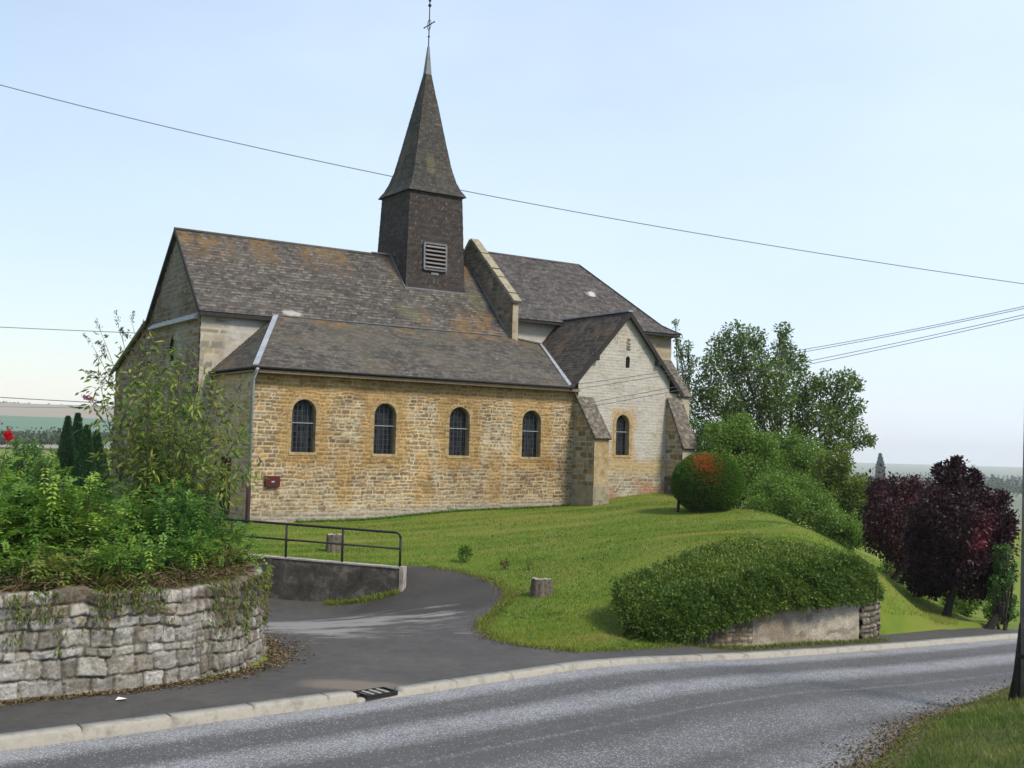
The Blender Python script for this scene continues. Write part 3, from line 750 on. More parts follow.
s = MB(); s.prism([(p[0], -.215, p[2]) for p in arch(14.80, .2, 6.40, 6.88, 0, 6)], (0, .03, 0)); s.build('niche_shade_slab', M_LICHEN, church)  # niche drawn as a slab on the wall; recess shade is its dark colour

# west front
def post_front(u, v, c):
    # u runs along -y here
    lime = sstep(.55, .7, fbm(u * .5, v * .5, 71)) * .35
    c = lerp(c, np.array([.42, .40, .36]), lime[:, None])
    return lerp(c, c * .72, sstep(6.6, 6.8, v)[:, None])
P_FRONT = stones((.10, .2), (.16, .45), [(.15, .11, .07), (.20, .155, .10), (.12, .095, .065), (.26, .22, .16), (.18, .125, .07)], (.30, .26, .20), .024, .04, 11, post_front)
hf_ = [[(-.5, p[0], p[2]) for p in arch(7.15, .5, 5.35, 6.25, 0, 6)]]
panel('west_front', [(-.5, 4.0, -.8), (-.5, 15.0, -.8), (-.5, 15.0, 5.25), (-.5, 10.25, 6.95), (-.5, 6.98, 10.02), (-.5, 4.0, 6.98)], P_FRONT, M_STONE, church, (-1, 0, 0), .05, hf_)
s = MB(); s.prism([(-.3, p[0], p[2]) for p in arch(7.15, .52, 5.33, 6.27, 0, 6)], (.03, 0, 0)); s.build('front_window', M_GLASS, church)
s = MB(); s.prism([(-.72, 4.15, 6.66), (-.72, 4.15, 6.72), (-.49, 4.15, 6.92), (-.49, 4.15, 6.66)], (0, 5.55, 0)); s.build('ledge', M_ZINC, church)
s = MB()
for (y_, z0, z1) in ((6.6, 7.9, 8.7), (4.9, 6.95, 7.75), (8.7, 6.95, 7.7)): s.box((-.53, y_ - .04, z0), (-.5, y_ + .04, z1))
for i, (y_, z0, z1) in enumerate(((6.6, 7.9, 8.7), (4.9, 6.95, 7.75), (8.7, 6.95, 7.7))):
    s = MB(); s.box((-.49, y_ - .05, z0), (-.466, y_ + .05, z1)); s.build('putlog_slot', M_BLACK, church)
# nave and choir walls
def post_lime(u, v, c):
    k = sstep(.2, .6, u) * (.55 + .4 * sstep(.35, .6, fbm(u * 1.5, v * 2, 81)))
    return lerp(c, np.array([.46, .44, .40]) * (.8 + .35 * fbm(u * 5, v * 5, 83))[:, None], k[:, None])
P_NAVE = stones((.16, .28), (.3, .6), GRY, (.44, .41, .36), .018, .015, 14, post_lime)
panel('nave_wall', [(-.5, 4.0, -.8), (12, 4.0, -.8), (12, 4.0, 6.9), (-.5, 4.0, 6.9)], P_NAVE, M_STONE, church, (0, -1, 0), .06)
def post_choir(u, v, c):
    k = sstep(15.5, 14.5, u) * .8
    c = lerp(c, np.array([.50, .48, .43]) * (.8 + .35 * fbm(u * 6, v * 8, 85))[:, None], k[:, None])
    return c
P_CHOIR = stones((.14, .24), (.3, .6), [(.38, .30, .19), (.42, .35, .24), (.36, .31, .23)], (.30, .27, .22), .022, .015, 15, post_choir)
panel('choir_wall', [(12.3, 4.2, -.2), (20.85, 4.2, -.2), (20.85, 4.2, 7.8), (12.3, 4.2, 7.8)], P_CHOIR, M_STONE, church, (0, -1, 0), .05)
panel('choir_end_wall', [(20.85, 4.2, -.5), (20.85, 9.76, -.5), (20.85, 9.76, 7.8), (20.85, 4.2, 7.8)], P_CHOIR, M_STONE, church, (1, 0, 0), .12)
panel('chapel_side_wall', [(CX1, -.2, -.3), (CX1, 4.2, -.3), (CX1, 4.2, 5.5), (CX1, -.2, 5.5)], P_CHAP, M_STONE, church, (1, 0, 0), .1)
# solid cores just behind the facing stones
s = MB()
s.box((.30, .30, -.8), (12.4, 3.94, 4.7)); s.box((-.25, 4.06, -.8), (11.9, 10.0, 6.6)); s.box((-.25, 10.0, -.8), (18, 14.9, 4.9)); s.box((12.3, 4.26, -.8), (20.8, 9.7, 7.6)); s.box((12.5, .12, -.8), (16.86, 4.2, 4.9))
s.prism([(-.22, 4.1, 6.6), (-.22, 9.9, 6.6), (-.22, 6.98, 9.7)], (12, 0, 0)); s.prism([(12.6, .02, 4.9), (16.8, .02, 4.9), (14.70, .02, 7.4)], (0, 4.1, 0))
s.build('wall_core', M_ASHLAR, church)

# roofs
def post_nave(u, v, c):
    hh = v  # slope coordinate
    top = hh.max(); g = fbm(u * 1.1, v * .35, 91)
    k = sstep(.46, .56, g) * sstep(top - 2.1, top - .2, hh + (fbm(u * 2, v * 2, 93) - .5) * 1.6)
    k2 = sstep(.50, .60, fbm(u * .6 + 9, v * .8, 95)) * sstep(7.2, 9.2, u) * sstep(top - 2.6, top - 3.6, hh)
    k = np.maximum(k, k2) * sstep(.3, .55, fbm(u * 6, v * 6, 97))
    c = lerp(c, np.array([.20, .115, .035]), np.clip(k * .52, 0, 1)[:, None])
    wp = sstep(.22, .1, np.hypot((u - 2.75) * .5, (v - v.min() - .30)) + (fbm(u * 6, v * 6, 98) - .5) * .25)
    c = lerp(c, np.array([.42, .40, .37]), (wp * .8)[:, None])
    mo = sstep(.62, .75, fbm(u * .8 + 4, v * .7, 99)) * .35
    return lerp(c, np.array([.12, .12, .05]), mo[:, None])
def post_aisle(u, v, c):
    top = v.max(); k = sstep(top - .9, top - .1, v + (fbm(u * 1.2, v * 2, 101) - .5) * 1.1) * sstep(.35, .6, fbm(u * .7, v, 103))
    c = lerp(c, np.array([.22, .125, .04]), (k * .6 * sstep(.35, .55, fbm(u * 5, v * 5, 105)))[:, None])
    bn = sstep(.45, .65, fbm(u * .7, v * .9, 107)) * .35
    return lerp(c, np.array([.13, .11, .075]), bn[:, None])
T_NAVE = tiles(.17, .21, (.076, .067, .058), .7, (.31, .28, .255), .6, 21, post_nave)
T_AISLE = tiles(.15, .2, (.078, .069, .058), .8, (.26, .25, .23), .35, 23, post_aisle)
T_CHOIR = tiles(.15, .2, (.072, .064, .060), .75, (.27, .25, .24), .4, 25, lambda u, v, c: lerp(c, np.array([.5, .5, .5]), (sstep(.2, .1, np.hypot((u - 17.3) * .6, v - v.min() - 1.75) + (fbm(u * 7, v * 7, 26) - .5) * .25) * .85)[:, None]))
T_CHAP = tiles(.15, .2, (.066, .055, .045), .8, (.20, .18, .15), .35, 27, lambda u, v, c: lerp(c, np.array([.16, .11, .06]), (sstep(.55, .7, fbm(u * 1.3, v * 1.3, 111)) * .5)[:, None]))
T_SLATE = tiles(.11, .18, (.050, .041, .037), .6, (.10, .095, .095), .25, 29)
T_SPIRE = tiles(.12, .16, (.056, .051, .044), .5, (.17, .165, .14), .4, 31, lambda u, v, c: lerp(c, np.array([.15, .135, .08]), (sstep(.55, .72, fbm(u * 1.5, v * .8, 113)) * .45)[:, None]))
UX = (1, 0, 0); UY = (0, 1, 0)
panel('nave_roof', [(-.66, 3.74, 6.90), (12.0, 3.74, 6.93), (12.0, 6.98, 10.16), (-.66, 6.98, 10.16)], T_NAVE, M_ROOF, church, (0, -1, 1), .042, (), UX)
panel('nave_back_roof', [(-.66, 10.25, 6.98), (12.0, 10.25, 6.98), (12.0, 6.98, 10.16), (-.66, 6.98, 10.16)], T_NAVE, M_ROOF, church, (0, 1, 1), .15, (), UX)
panel('north_aisle_roof', [(-.66, 15.2, 5.28), (18, 15.2, 5.28), (18, 10.25, 7.06), (-.66, 10.25, 7.06)], T_AISLE, M_ROOF, church, (0, 1, 1), .15, (), UX)
panel('aisle_roof', [(-.14, -.42, 4.85), (12.0, -.42, 4.85), (12.1, 3.80, 6.95), (2.1, 3.80, 6.95)], T_AISLE, M_ROOF, church, (0, -1, 1), .042, (), UX)
panel('aisle_roof_corner', [(11.98, -.42, 4.85), (13.80, 4.2, 6.78), (12.1, 4.2, 7.0)], T_AISLE, M_ROOF, church, (0, -1, 1), .05, (), UX)
panel('aisle_hip', [(-.14, 3.98, 4.85), (-.14, -.42, 4.85), (2.1, 3.80, 6.95), (2.1, 3.98, 6.95)], T_AISLE, M_ROOF, church, (-1, 0, 1), .042, (), UY)
panel('chapel_roof', [(11.97, -.42, 4.86), (13.80, 4.25, 6.86), (14.70, 4.25, 7.87), (14.70, -.42, 7.87)], T_CHAP, M_ROOF, church, (-1, 0, 1), .042, (), UY)
panel('chapel_back_roof', [(17.43, -.42, 4.86), (17.43, 4.2, 4.86), (14.70, 4.2, 7.87), (14.70, -.42, 7.87)], T_CHAP, M_ROOF, church, (1, 0, 1), .1, (), UY)
panel('choir_roof', [(12.3, 4.3, 8.12), (20.35, 4.3, 8.12), (17.7, 6.98, 10.87), (12.3, 6.98, 10.87)], T_CHOIR, M_ROOF, church, (0, -1, 1), .045, (), UX)
panel('choir_eave_roof', [(12.3, 3.7, 7.74), (20.95, 3.7, 7.74), (20.35, 4.3, 8.12), (12.3, 4.3, 8.12)], T_CHOIR, M_ROOF, church, (0, -1, 1), .045, (), UX)
panel('choir_hip_roof', [(20.35, 4.3, 8.12), (20.35, 9.66, 8.12), (17.7, 6.98, 10.87)], T_CHOIR, M_ROOF, church, (1, 0, 1), .1, (), UY)
panel('choir_hip_eave', [(20.95, 3.7, 7.74), (20.95, 10.26, 7.74), (20.35, 9.66, 8.12), (20.35, 4.3, 8.12)], T_CHOIR, M_ROOF, church, (1, 0, 1), .1, (), UY)
panel('choir_back_roof', [(12.3, 10.26, 7.74), (20.95, 10.26, 7.74), (17.7, 6.98, 10.87), (12.3, 6.98, 10.87)], T_CHOIR, M_ROOF, church, (0, 1, 1), .2, (), UX)
# boards, ridges, flashings, gutters
s = MB()
s.beam((-.66, 3.76, 6.82), (2.4, 3.76, 6.83), .05, .12)
s.beam((-.655, 3.74, 6.87), (-.655, 6.98, 10.10), .05, .12); s.beam((-.655, 10.25, 6.95), (-.655, 6.98, 10.10), .05, .12)
s.build('nave_verge', M_DARKWOOD, church)
s = MB(); s.beam((-.655, 10.3, 6.99), (-.655, 15.2, 5.22), .10, .14); s.build('north_verge', m_noise('mossy_verge', (.08, .085, .02), (.16, .16, .05), 4), church)
s = MB(); s.beam((14.70, -.40, 7.80), (11.93, -.40, 4.76), .15, .06, (0, -1, 0)); s.beam((14.70, -.40, 7.80), (17.47, -.40, 4.76), .15, .06, (0, -1, 0))
s.build('chapel_verge', M_DARKWOOD, church)
s = MB()
for x in (13.2, 16.2):
    s = MB(); s.box((x - .06, -.42, rz(x) - .24), (x + .06, -.2, rz(x) - .06))
    s.build('purlin_end', M_DARKWOOD, church)
s = MB(); s.beam((0.0, -.16, 4.73), (12.4, -.16, 4.73), .46, .09); s.beam((-.06, -.18, 4.74), (-.06, 3.95, 4.74), .14, .05); s.build('eave_board', M_FASCIA, church)
s = MB(); s.tube([(-.18, 3.9, 4.84), (-.18, -.46, 4.84), (12.0, -.46, 4.82)], .034, 8); s.build('gutter', M_DARKWOOD, church, True)
s = MB(); s.beam((12.3, 3.8, 7.67), (20.9, 3.8, 7.67), .16, .08); s.beam((20.9, 3.76, 7.67), (20.9, 10.2, 7.67), .16, .08); s.build('choir_eave', M_DARKWOOD, church)
s = MB(); s.beam((-.15, -.43, 4.90), (2.1, 3.80, 6.99), .17, .035); s.build('hip_flashing', M_ZINC, church)
s = MB(); s.beam((11.98, -.40, 4.91), (13.80, 4.2, 6.87), .22, .03); s.build('valley_flashing', M_ZINC, church)
s = MB(); s.beam((14.70, -.43, 7.90), (14.70, 4.25, 7.90), .22, .05); s.build('chapel_ridge', M_ZINC, church)
s = MB(); s.beam((2.3, 3.79, 6.99), (11.55, 3.79, 6.99), .09, .03); s.beam((12.0, 4.17, 7.03), (13.80, 4.17, 6.85), .12, .05); s.build('roof_flashing', M_LEAD, church)
s = MB(); M_RIDGE = m_noise('ridge', (.07, .06, .055), (.13, .115, .10), 6)
s.tube([(-.68, 6.98, 10.17), (7.9, 6.98, 10.17)], .06, 8); s.build('ridge_tile', M_RIDGE, church, True)
s = MB(); s.tube([(12.3, 6.98, 10.88), (17.7, 6.98, 10.88)], .06, 8); s.build('ridge_tile', M_RIDGE, church, True)
s = MB(); s.tube([(17.7, 6.98, 10.88), (20.35, 4.3, 8.13), (20.95, 3.7, 7.75)], .05, 6); s.build('hip_tile', M_DARKWOOD, church, True)
s = MB(); s.tube([(-.10, -.50, 4.80), (-.09, -.14, 4.5), (-.09, -.10, 1.15)], .055, 8); s.build('downpipe', M_PIPE, church, True)
s = MB(); s.tube([(-.09, -.10, 1.16), (-.09, -.10, .02), (-.2, -.16, -.1)], .075, 8); s.build('downpipe_boot', m_noise('rusty_iron', (.02, .012, .012), (.05, .025, .022), 7), church, True)
# parapet gable between nave and choir
pg = [(11.93, 3.62, 5.5), (11.93, 3.62, 8.40), (11.93, 6.98, 11.30), (11.93, 10.34, 8.40), (11.93, 10.34, 5.5)]
P_PAR = stones((.12, .22), (.18, .45), DRK, (.20, .18, .14), .022, .03, 17)
panel('parapet_wall', pg, P_PAR, M_STONE, church, (-1, 0, 0), .05)
s = MB(); s.prism([(11.95, *p[1:]) for p in pg], (.27, 0, 0)); s.build('parapet_core', M_BSIDE0, church)
def coping(y0, z0, y1, z1):
    s = MB(); L = math.hypot(y1 - y0, z1 - z0); n = 8; rr = random.Random(3)
    for i in range(n):
        a, c = i / n, (i + 1) / n - .012
        lift = .05 + rr.uniform(-.015, .02)
        p = (12.08 + rr.uniform(-.02, .02), lerp(y0, y1, a), lerp(z0, z1, a) + lift); q = (12.08, lerp(y0, y1, c), lerp(z0, z1, c) + lift)
        s.beam(p, q, .38 + rr.uniform(-.02, .03), .12)
    return s
s = MB(); s.beam((11.90, 3.8, 7.02), (11.90, 6.6, 9.85), .10, .03); s.build('roof_flashing', M_LEAD, church)
s1 = coping(3.5, 8.32, 7.0, 11.34); s1.build('coping', m_noise('coping_stone', (.13, .12, .09), (.30, .27, .2), 6, .95, .7, .03, (.36, .3, .16)), church)
s1 = coping(10.4, 8.32, 6.96, 11.34); s1.build('coping', M_ASHLAR, church)

# buttresses
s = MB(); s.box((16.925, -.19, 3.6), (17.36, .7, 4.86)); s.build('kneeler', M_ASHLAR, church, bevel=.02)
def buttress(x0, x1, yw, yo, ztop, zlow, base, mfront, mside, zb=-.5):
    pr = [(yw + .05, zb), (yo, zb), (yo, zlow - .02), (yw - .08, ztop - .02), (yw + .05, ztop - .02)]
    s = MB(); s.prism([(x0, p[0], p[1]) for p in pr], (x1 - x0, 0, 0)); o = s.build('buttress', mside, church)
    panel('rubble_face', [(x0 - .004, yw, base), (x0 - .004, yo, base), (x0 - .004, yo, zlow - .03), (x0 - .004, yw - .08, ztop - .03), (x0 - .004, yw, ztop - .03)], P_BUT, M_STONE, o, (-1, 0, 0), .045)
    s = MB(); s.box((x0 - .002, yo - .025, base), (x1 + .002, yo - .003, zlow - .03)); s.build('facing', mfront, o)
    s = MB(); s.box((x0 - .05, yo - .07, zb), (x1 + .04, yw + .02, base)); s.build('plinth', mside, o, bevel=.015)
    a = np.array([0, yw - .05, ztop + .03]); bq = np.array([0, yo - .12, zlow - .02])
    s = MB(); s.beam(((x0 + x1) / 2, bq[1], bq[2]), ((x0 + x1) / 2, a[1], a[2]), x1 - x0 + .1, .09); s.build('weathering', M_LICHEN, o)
    return o
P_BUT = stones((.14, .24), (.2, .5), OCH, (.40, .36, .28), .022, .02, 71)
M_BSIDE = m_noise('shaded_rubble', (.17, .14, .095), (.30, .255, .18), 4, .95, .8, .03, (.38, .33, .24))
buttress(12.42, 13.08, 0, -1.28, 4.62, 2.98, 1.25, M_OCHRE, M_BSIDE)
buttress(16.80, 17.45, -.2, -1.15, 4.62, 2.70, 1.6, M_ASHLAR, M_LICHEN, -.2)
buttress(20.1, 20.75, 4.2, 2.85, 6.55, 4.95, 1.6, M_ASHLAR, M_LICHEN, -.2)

# bell tower with spire
TX, TY = 9.49, 6.98
def ring(h, z):
    cx = TX + max(z - 12.7, 0) / 6.5 * .08
    return [(cx - h, TY - h, z), (cx + h, TY - h, z), (cx + h, TY + h, z), (cx - h, TY + h, z)]
tw = MB(); a = ring(1.37, 7.9); bq = ring(1.19, 12.8); tw.add(a + bq, [(0, 1, 5, 4), (1, 2, 6, 5), (2, 3, 7, 6), (3, 0, 4, 7), (4, 5, 6, 7)])
tower = tw.build('bell_tower', M_DARKWOOD, church)
A = ring(1.40, 7.9); B = ring(1.215, 12.8)
hd = [(0, -1, 0), (1, 0, 0), (0, 1, 0), (-1, 0, 0)]
for k in range(4):
    j = (k + 1) % 4
    panel('slate_face', [A[k], A[j], B[j], B[k]], T_SLATE, M_ROOF, tower, hd[k], .045 if k in (0, 3) else .15)
prof = [(12.74, 1.35), (13.02, 1.17), (13.35, 1.03), (13.85, .885), (14.8, .70), (16.1, .465), (18.02, .115)]
sp = MB(); sp.add(ring(1.34, 12.74), [(0, 1, 2, 3)]); 
VV = []; FF = []; CC = []
spm = []
import itertools
spV, spF, spC, off = [], [], [], 0
for (z0, h0), (z1, h1) in zip(prof[:-1], prof[1:]):
    r0, r1 = ring(h0, z0), ring(h1, z1)
    for k in range(4):
        j = (k + 1) % 4
        o = panel('tmp', [r0[k], r0[j], r1[j], r1[k]], T_SPIRE, None, None, np.array(hd[k]) + (0, 0, .2), .045 if k in (0, 3) else .12)
        me = o.data; nv = len(me.vertices); vv = np.empty(nv * 3, np.float32); me.vertices.foreach_get('co', vv)
        ff = np.empty(len(me.loops), np.int32); me.loops.foreach_get('vertex_index', ff)
        cc = np.empty(nv * 4, np.float32); me.attributes['col'].data.foreach_get('color', cc)
        spV.append(vv.reshape(-1, 3)); spF.append(ff.reshape(-1, 4) + off); spC.append(cc.reshape(-1, 4)[:, :3]); off += nv
        bpy.data.objects.remove(o); bpy.data.meshes.remove(me)
np_mesh('spire', np.concatenate(spV), np.concatenate(spF), M_ROOF, tower, False, np.concatenate(spC))
b = MB(); b.add(ring(1.335, 12.735) + ring(1.0, 12.735), [(0, 4, 5, 1), (1, 5, 6, 2), (2, 6, 7, 3), (3, 7, 4, 0)]); b.build('spire_soffit', M_DARKWOOD, tower)
b = MB(); rA, rB = ring(.135, 17.95), ring(.035, 19.2); b.add(rA + rB, [(0, 1, 5, 4), (1, 2, 6, 5), (2, 3, 7, 6), (3, 0, 4, 7), (4, 5, 6, 7)]); b.build('spire_cap', M_LEAD, tower)
# louvre opening in the south face
yl = lambda z: TY - lerp(1.40, 1.215, (z - 7.9) / 4.9)
tilt = lambda z: yl(z) - .03
LX0, LX1, LZ0, LZ1 = 8.93, 9.93, 9.60, 10.66
b = MB(); b.add([(LX0, tilt(LZ0), LZ0), (LX1, tilt(LZ0), LZ0), (LX1, tilt(LZ1), LZ1), (LX0, tilt(LZ1), LZ1)], [(0, 1, 2, 3)]); lv = b.build('louver', M_BLACK, tower)
b = MB()
for p, q in (((LX0, LZ0), (LX1, LZ0)), ((LX0, LZ1), (LX1, LZ1)), ((LX0, LZ0), (LX0, LZ1)), ((LX1, LZ0), (LX1, LZ1))):
    b.beam((p[0], tilt(p[1]) - .05, p[1]), (q[0], tilt(q[1]) - .05, q[1]), .08, .075, (0, 1, 0.1))
b.build('louver_frame', M_LEAD, tower)
b = MB()
for i in range(6):
    z = LZ0 + .10 + i * .166
    rot = Matrix.Rotation(R(35), 3, 'X'); b.box((-(LX1 - LX0) / 2 + .04, -.075, -.012), ((LX1 - LX0) / 2 - .04, .075, .012), rot, ((LX0 + LX1) / 2, tilt(z) - .075, z))
b.build('louver_slats', M_LOUVER, tower)
b = MB(); b.beam((TX - 1.4, TY - 1.40, 8.76), (TX + 1.4, TY - 1.40, 8.76), .05, .08); b.beam((TX - 1.42, TY - 1.42, 8.76), (TX - 1.33, TY, 10.2), .05, .07); b.beam((TX - 2.2, TY, 10.24), (TX - 1.4, TY, 10.24), .2, .04); b.build('tower_flashing', M_LEAD, church)
b = MB(); b.box((9.28, tilt(9.45) - .01, 9.40), (9.62, tilt(9.45) + .03, 9.50)); b.build('louver_sill', M_LEAD, tower)
# finial: cross with scrolls, ball and weathercock
TX += .08
fx = MB(); fx.tube([(TX, TY, 19.1), (TX, TY, 21.5)], .022, 6)
for z, r in ((19.62, .05), (20.95, .075), (21.16, .06)): fx.lathe([(0.005, -r), (r * .7, -r * .7), (r, 0), (r * .7, r * .7), (.005, r)], (TX, TY, z), 10)
fx.tube([(TX, TY - .42, 20.12), (TX, TY + .42, 20.12)], .022, 6)
for s_ in (-1, 1):
    fx.lathe([(.005, -.04), (.04, 0), (.005, .04)], (TX, TY + s_ * .43, 20.12), 8)
pts = [(TX, TY + .15 * math.cos(t), 20.12 + .22 * math.sin(t)) for t in np.linspace(0, 2 * math.pi, 17)]
fx.tube(pts, .014, 5)
fx.build('finial_cross', M_IRON, church, True)
b = MB()
ck = [(-.34, .10), (-.22, .02), (-.05, -.06), (.10, -.02), (.18, .10), (.22, .22), (.30, .24), (.24, .28), (.22, .34), (.14, .34), (.10, .22), (0, .12), (-.12, .14), (-.20, .28), (-.34, .32), (-.42, .22)]
b.prism([(TX + p[0], TY - .02, 21.45 + p[1]) for p in ck], (0, .04, 0)); b.build('weathercock', M_IRON, church)

# ------------------------------------------------------------------ left garden wall
def rubble_wall():
    Pw = resample(WALLB[1:], .018); L = np.r_[0, np.cumsum(np.linalg.norm(np.diff(Pw, axis=0), axis=1))]
    for _ in range(40): Pw[1:-1] = Pw[1:-1] * .5 + (Pw[:-2] + Pw[2:]) * .25
    T = np.gradient(Pw, axis=0); T /= np.linalg.norm(T, axis=1)[:, None]; Nn = np.c_[T[:, 1], -T[:, 0]]
    nv = 84; zz = np.linspace(-.15, 1.34, nv)
    U, Z = np.meshgrid(L, zz, indexing='ij'); u, v = U.ravel(), Z.ravel()
    turn = sstep(8.9, 9.7, u)
    def post(u, v, c):
        white = sstep(.50, .64, fbm(u * 5.5, v * 5.5, 201)) * .38
        c = lerp(c, np.array([.48, .47, .45]), white[:, None])
        pk = sstep(.54, .66, fbm(u * 9, v * 9, 215)); c = lerp(c, np.array([.07, .065, .06]), (pk * .42)[:, None])
        brn = sstep(.47, .62, fbm(u * 1.3, v * .45, 203) + .12 * sstep(.6, 1.3, v))
        c = lerp(c, np.array([.10, .065, .04]), (brn * .65 * sstep(.35, .6, fbm(u * 5, v * 4, 217)))[:, None])
        mo = sstep(.58, .70, fbm(u * 1.6 + 4, v * 1.6, 205)) * .5 * sstep(.3, 1.2, v)
        return lerp(c, np.array([.07, .085, .03]), mo[:, None])
    f1 = stones((.13, .25), (.14, .40), [(.21, .195, .165), (.27, .255, .225), (.33, .315, .285), (.235, .205, .155), (.29, .265, .22), (.36, .35, .33)], (.12, .105, .08), .020, .04, 41, post, .06)
    f2 = stones((.12, .24), (.06, .16), [(.24, .23, .20), (.30, .285, .25), (.36, .345, .31), (.20, .18, .145)], (.10, .085, .065), .022, .045, 43, post, .08)
    d1, c1 = f1(u, v); d2, c2 = f2(u, v)
    dd = lerp(d1, d2, turn); cc = lerp(c1, c2, turn[:, None])
    dd = dd + (fbm(u * 1.5, v * 1.5, 207) - .5) * .04 + (fbm(u * 9, v * 9, 210) - .5) * .018 + (fbm(u * 34, v * 34, 209) - .5) * .022
    zt = 1.34 + (fbm(L * 2.2, L * 0, 211) - .5) * .16 - .05 * sstep(7, 8.5, L)
    zv = -.15 + (Z + .15) / 1.49 * (zt[:, None] + .15)
    batter = -.09 * (Z / 1.34)
    X = Pw[:, None, :] + Nn[:, None, :] * (dd.reshape(U.shape) + batter)[..., None]
    V = np.concatenate([X.reshape(-1, 2), zv.reshape(-1, 1)], 1)
    idx = np.arange(U.size).reshape(U.shape)
    Fq = np.stack([idx[:-1, :-1], idx[1:, :-1], idx[1:, 1:], idx[:-1, 1:]], -1).reshape(-1, 4)
    # rough top and back
    n = len(Pw)
    top = [V[idx[:, -1]]]
    for dback, dz in ((-.16, .02), (-.30, .0), (-.46, -.05), (-.47, -1.2)):
        q = Pw + Nn * dback; top.append(np.c_[q, zt + dz + (fbm(L * 6, L * 0 + dback * 9, 213) - .5) * .06])
    tv = np.concatenate(top[1:]); base = len(V)
    ti = np.concatenate([idx[:, -1][None], base + np.arange(4 * n).reshape(4, n)])
    Ft = np.stack([ti[:-1, :-1], ti[:-1, 1:], ti[1:, 1:], ti[1:, :-1]], -1).reshape(-1, 4)
    cc2 = np.tile(np.array([.12, .10, .07]), (4 * n, 1))
    o = np_mesh('retaining_wall', np.r_[V, tv], np.r_[Fq, Ft], M_RWALL, None, False, np.r_[cc, cc2])
    return tag(o, 'curved rubble stone retaining wall holding up the garden at left', 'stone wall')
rubble_wall()

# ------------------------------------------------------------------ ramp wall and railing
WL = np.array([-9.6, 26.45]); WR = RW_R
wd = (WR - WL) / np.linalg.norm(WR - WL); wnrm = np.array([wd[1], -wd[0]])
def wt(p): return lerp(.70, .55, (p[0] - WL[0]) / (WR[0] - WL[0]))
s = MB(); a = WL; e = WR - wd * .02
V = []
for p, zt in ((a, .74), (e, .545)):
    for o_, z in ((.0, -.8), (.0, zt), (-.2, zt), (-.2, zt - .1), (-.42, zt - .1), (-.42, -.8)): V.append((*(p + wnrm * o_), z))
s.add(V, [(i, 6 + i, 7 + i, i + 1) for i in range(5)] + [(0, 1, 2, 3, 4, 5), (11, 10, 9, 8, 7, 6)])
root = empty('ramp_wall', (0, 0, 0), 0, 'low dark stained concrete wall under the black railing', 'concrete wall')
s.build('body', M_CONC, root, bevel=.015)
V = []; s = MB()
for p, zt in ((a, .742), (e, .547)):
    for o_, z in ((.02, zt), (.02, zt + .03), (-.22, zt + .03), (-.22, zt)): V.append((*(p + wnrm * o_), z))
s.add(V, [(0, 4, 5, 1), (1, 5, 6, 2), (2, 6, 7, 3), (0, 1, 2, 3), (7, 6, 5, 4), (3, 7, 4, 0)]); s.build('coping', M_CONCL, root)
s = MB(); q = e + wd * .002
s.prism([(*(q + wnrm * .015), -.3), (*(q + wnrm * -.205), -.3), (*(q + wnrm * -.205), .59), (*(q + wnrm * .015), .59)], (wd[0] * .09, wd[1] * .09, 0)); s.build('end_pier', M_CONCL, root)
rail = empty('railing', (0, 0, 0), 0, 'black tubular iron handrail fixed along the low concrete wall', 'railing')
pc = [WR - wd * .05 - wnrm * .10 - wd * k * 1.36 for k in range(5)]
zt = lambda p: lerp(.792, .597, np.dot(p - a, wd) / np.linalg.norm(e - a))
RH = .74
for k, p in enumerate(pc):
    s = MB(); z = zt(p) - .02
    s.tube([(*p, z), (*p, z + RH - (.12 if k == 0 else 0))], .026, 8); s.build('post', M_IRON, rail, True)
s = MB(); p0 = pc[0]; pN = pc[-1]
s.tube([(*p0, zt(p0) + RH - .14), (*(p0 - wd * .03), zt(p0) + RH - .06), (*(p0 - wd * .10), zt(p0) + RH - .02), (*pN, zt(pN) + RH - .02)], .027, 8); s.build('rail', M_IRON, rail, True)
s = MB(); s.tube([(*p0, zt(p0) + RH * .50), (*pN, zt(pN) + RH * .50)], .022, 8); s.build('rail', M_IRON, rail, True)

# ------------------------------------------------------------------ leaves
def unit(v): return v / np.maximum(np.linalg.norm(v, axis=-1, keepdims=True), 1e-9)
def leaves(name, P, D, Lg, Wd, tint, m, parent, N=None, fold=.25, curl=.0):
    P = np.asarray(P, float); n = len(P); D = unit(np.asarray(D, float))
    Lg = np.broadcast_to(Lg, n)[:, None]; Wd = np.broadcast_to(Wd, n)[:, None]
    if N is None: N = rng.normal(size=(n, 3))
    S = unit(np.cross(D, N)); Nn = unit(np.cross(S, D))
    a = P; mid = P + D * Lg * .45
    tip = P + D * Lg - Nn * Lg * curl
    l = mid + S * Wd * .5 + Nn * Wd * fold; r = mid - S * Wd * .5 + Nn * Wd * fold
    V = np.stack([a, r, tip, l], 1).reshape(-1, 3)
    i = np.arange(n)[:, None] * 4
    T = np.concatenate([i + [0, 1, 2], i + [0, 2, 3]], 1).reshape(-1, 3)
    return np_mesh(name, V, T, m, parent, False, None, np.repeat(np.broadcast_to(tint, n), 4))
def rdir(n, up=0.0):
    d = rng.normal(size=(n, 3)); d[:, 2] += up; return unit(d)
def bez(a, b, bend, n=6):
    a, b = np.array(a, float), np.array(b, float); c = (a + b) / 2 + np.array(bend, float)
    t = np.linspace(0, 1, n)[:, None]; return (1 - t) ** 2 * a + 2 * t * (1 - t) * c + t * t * b
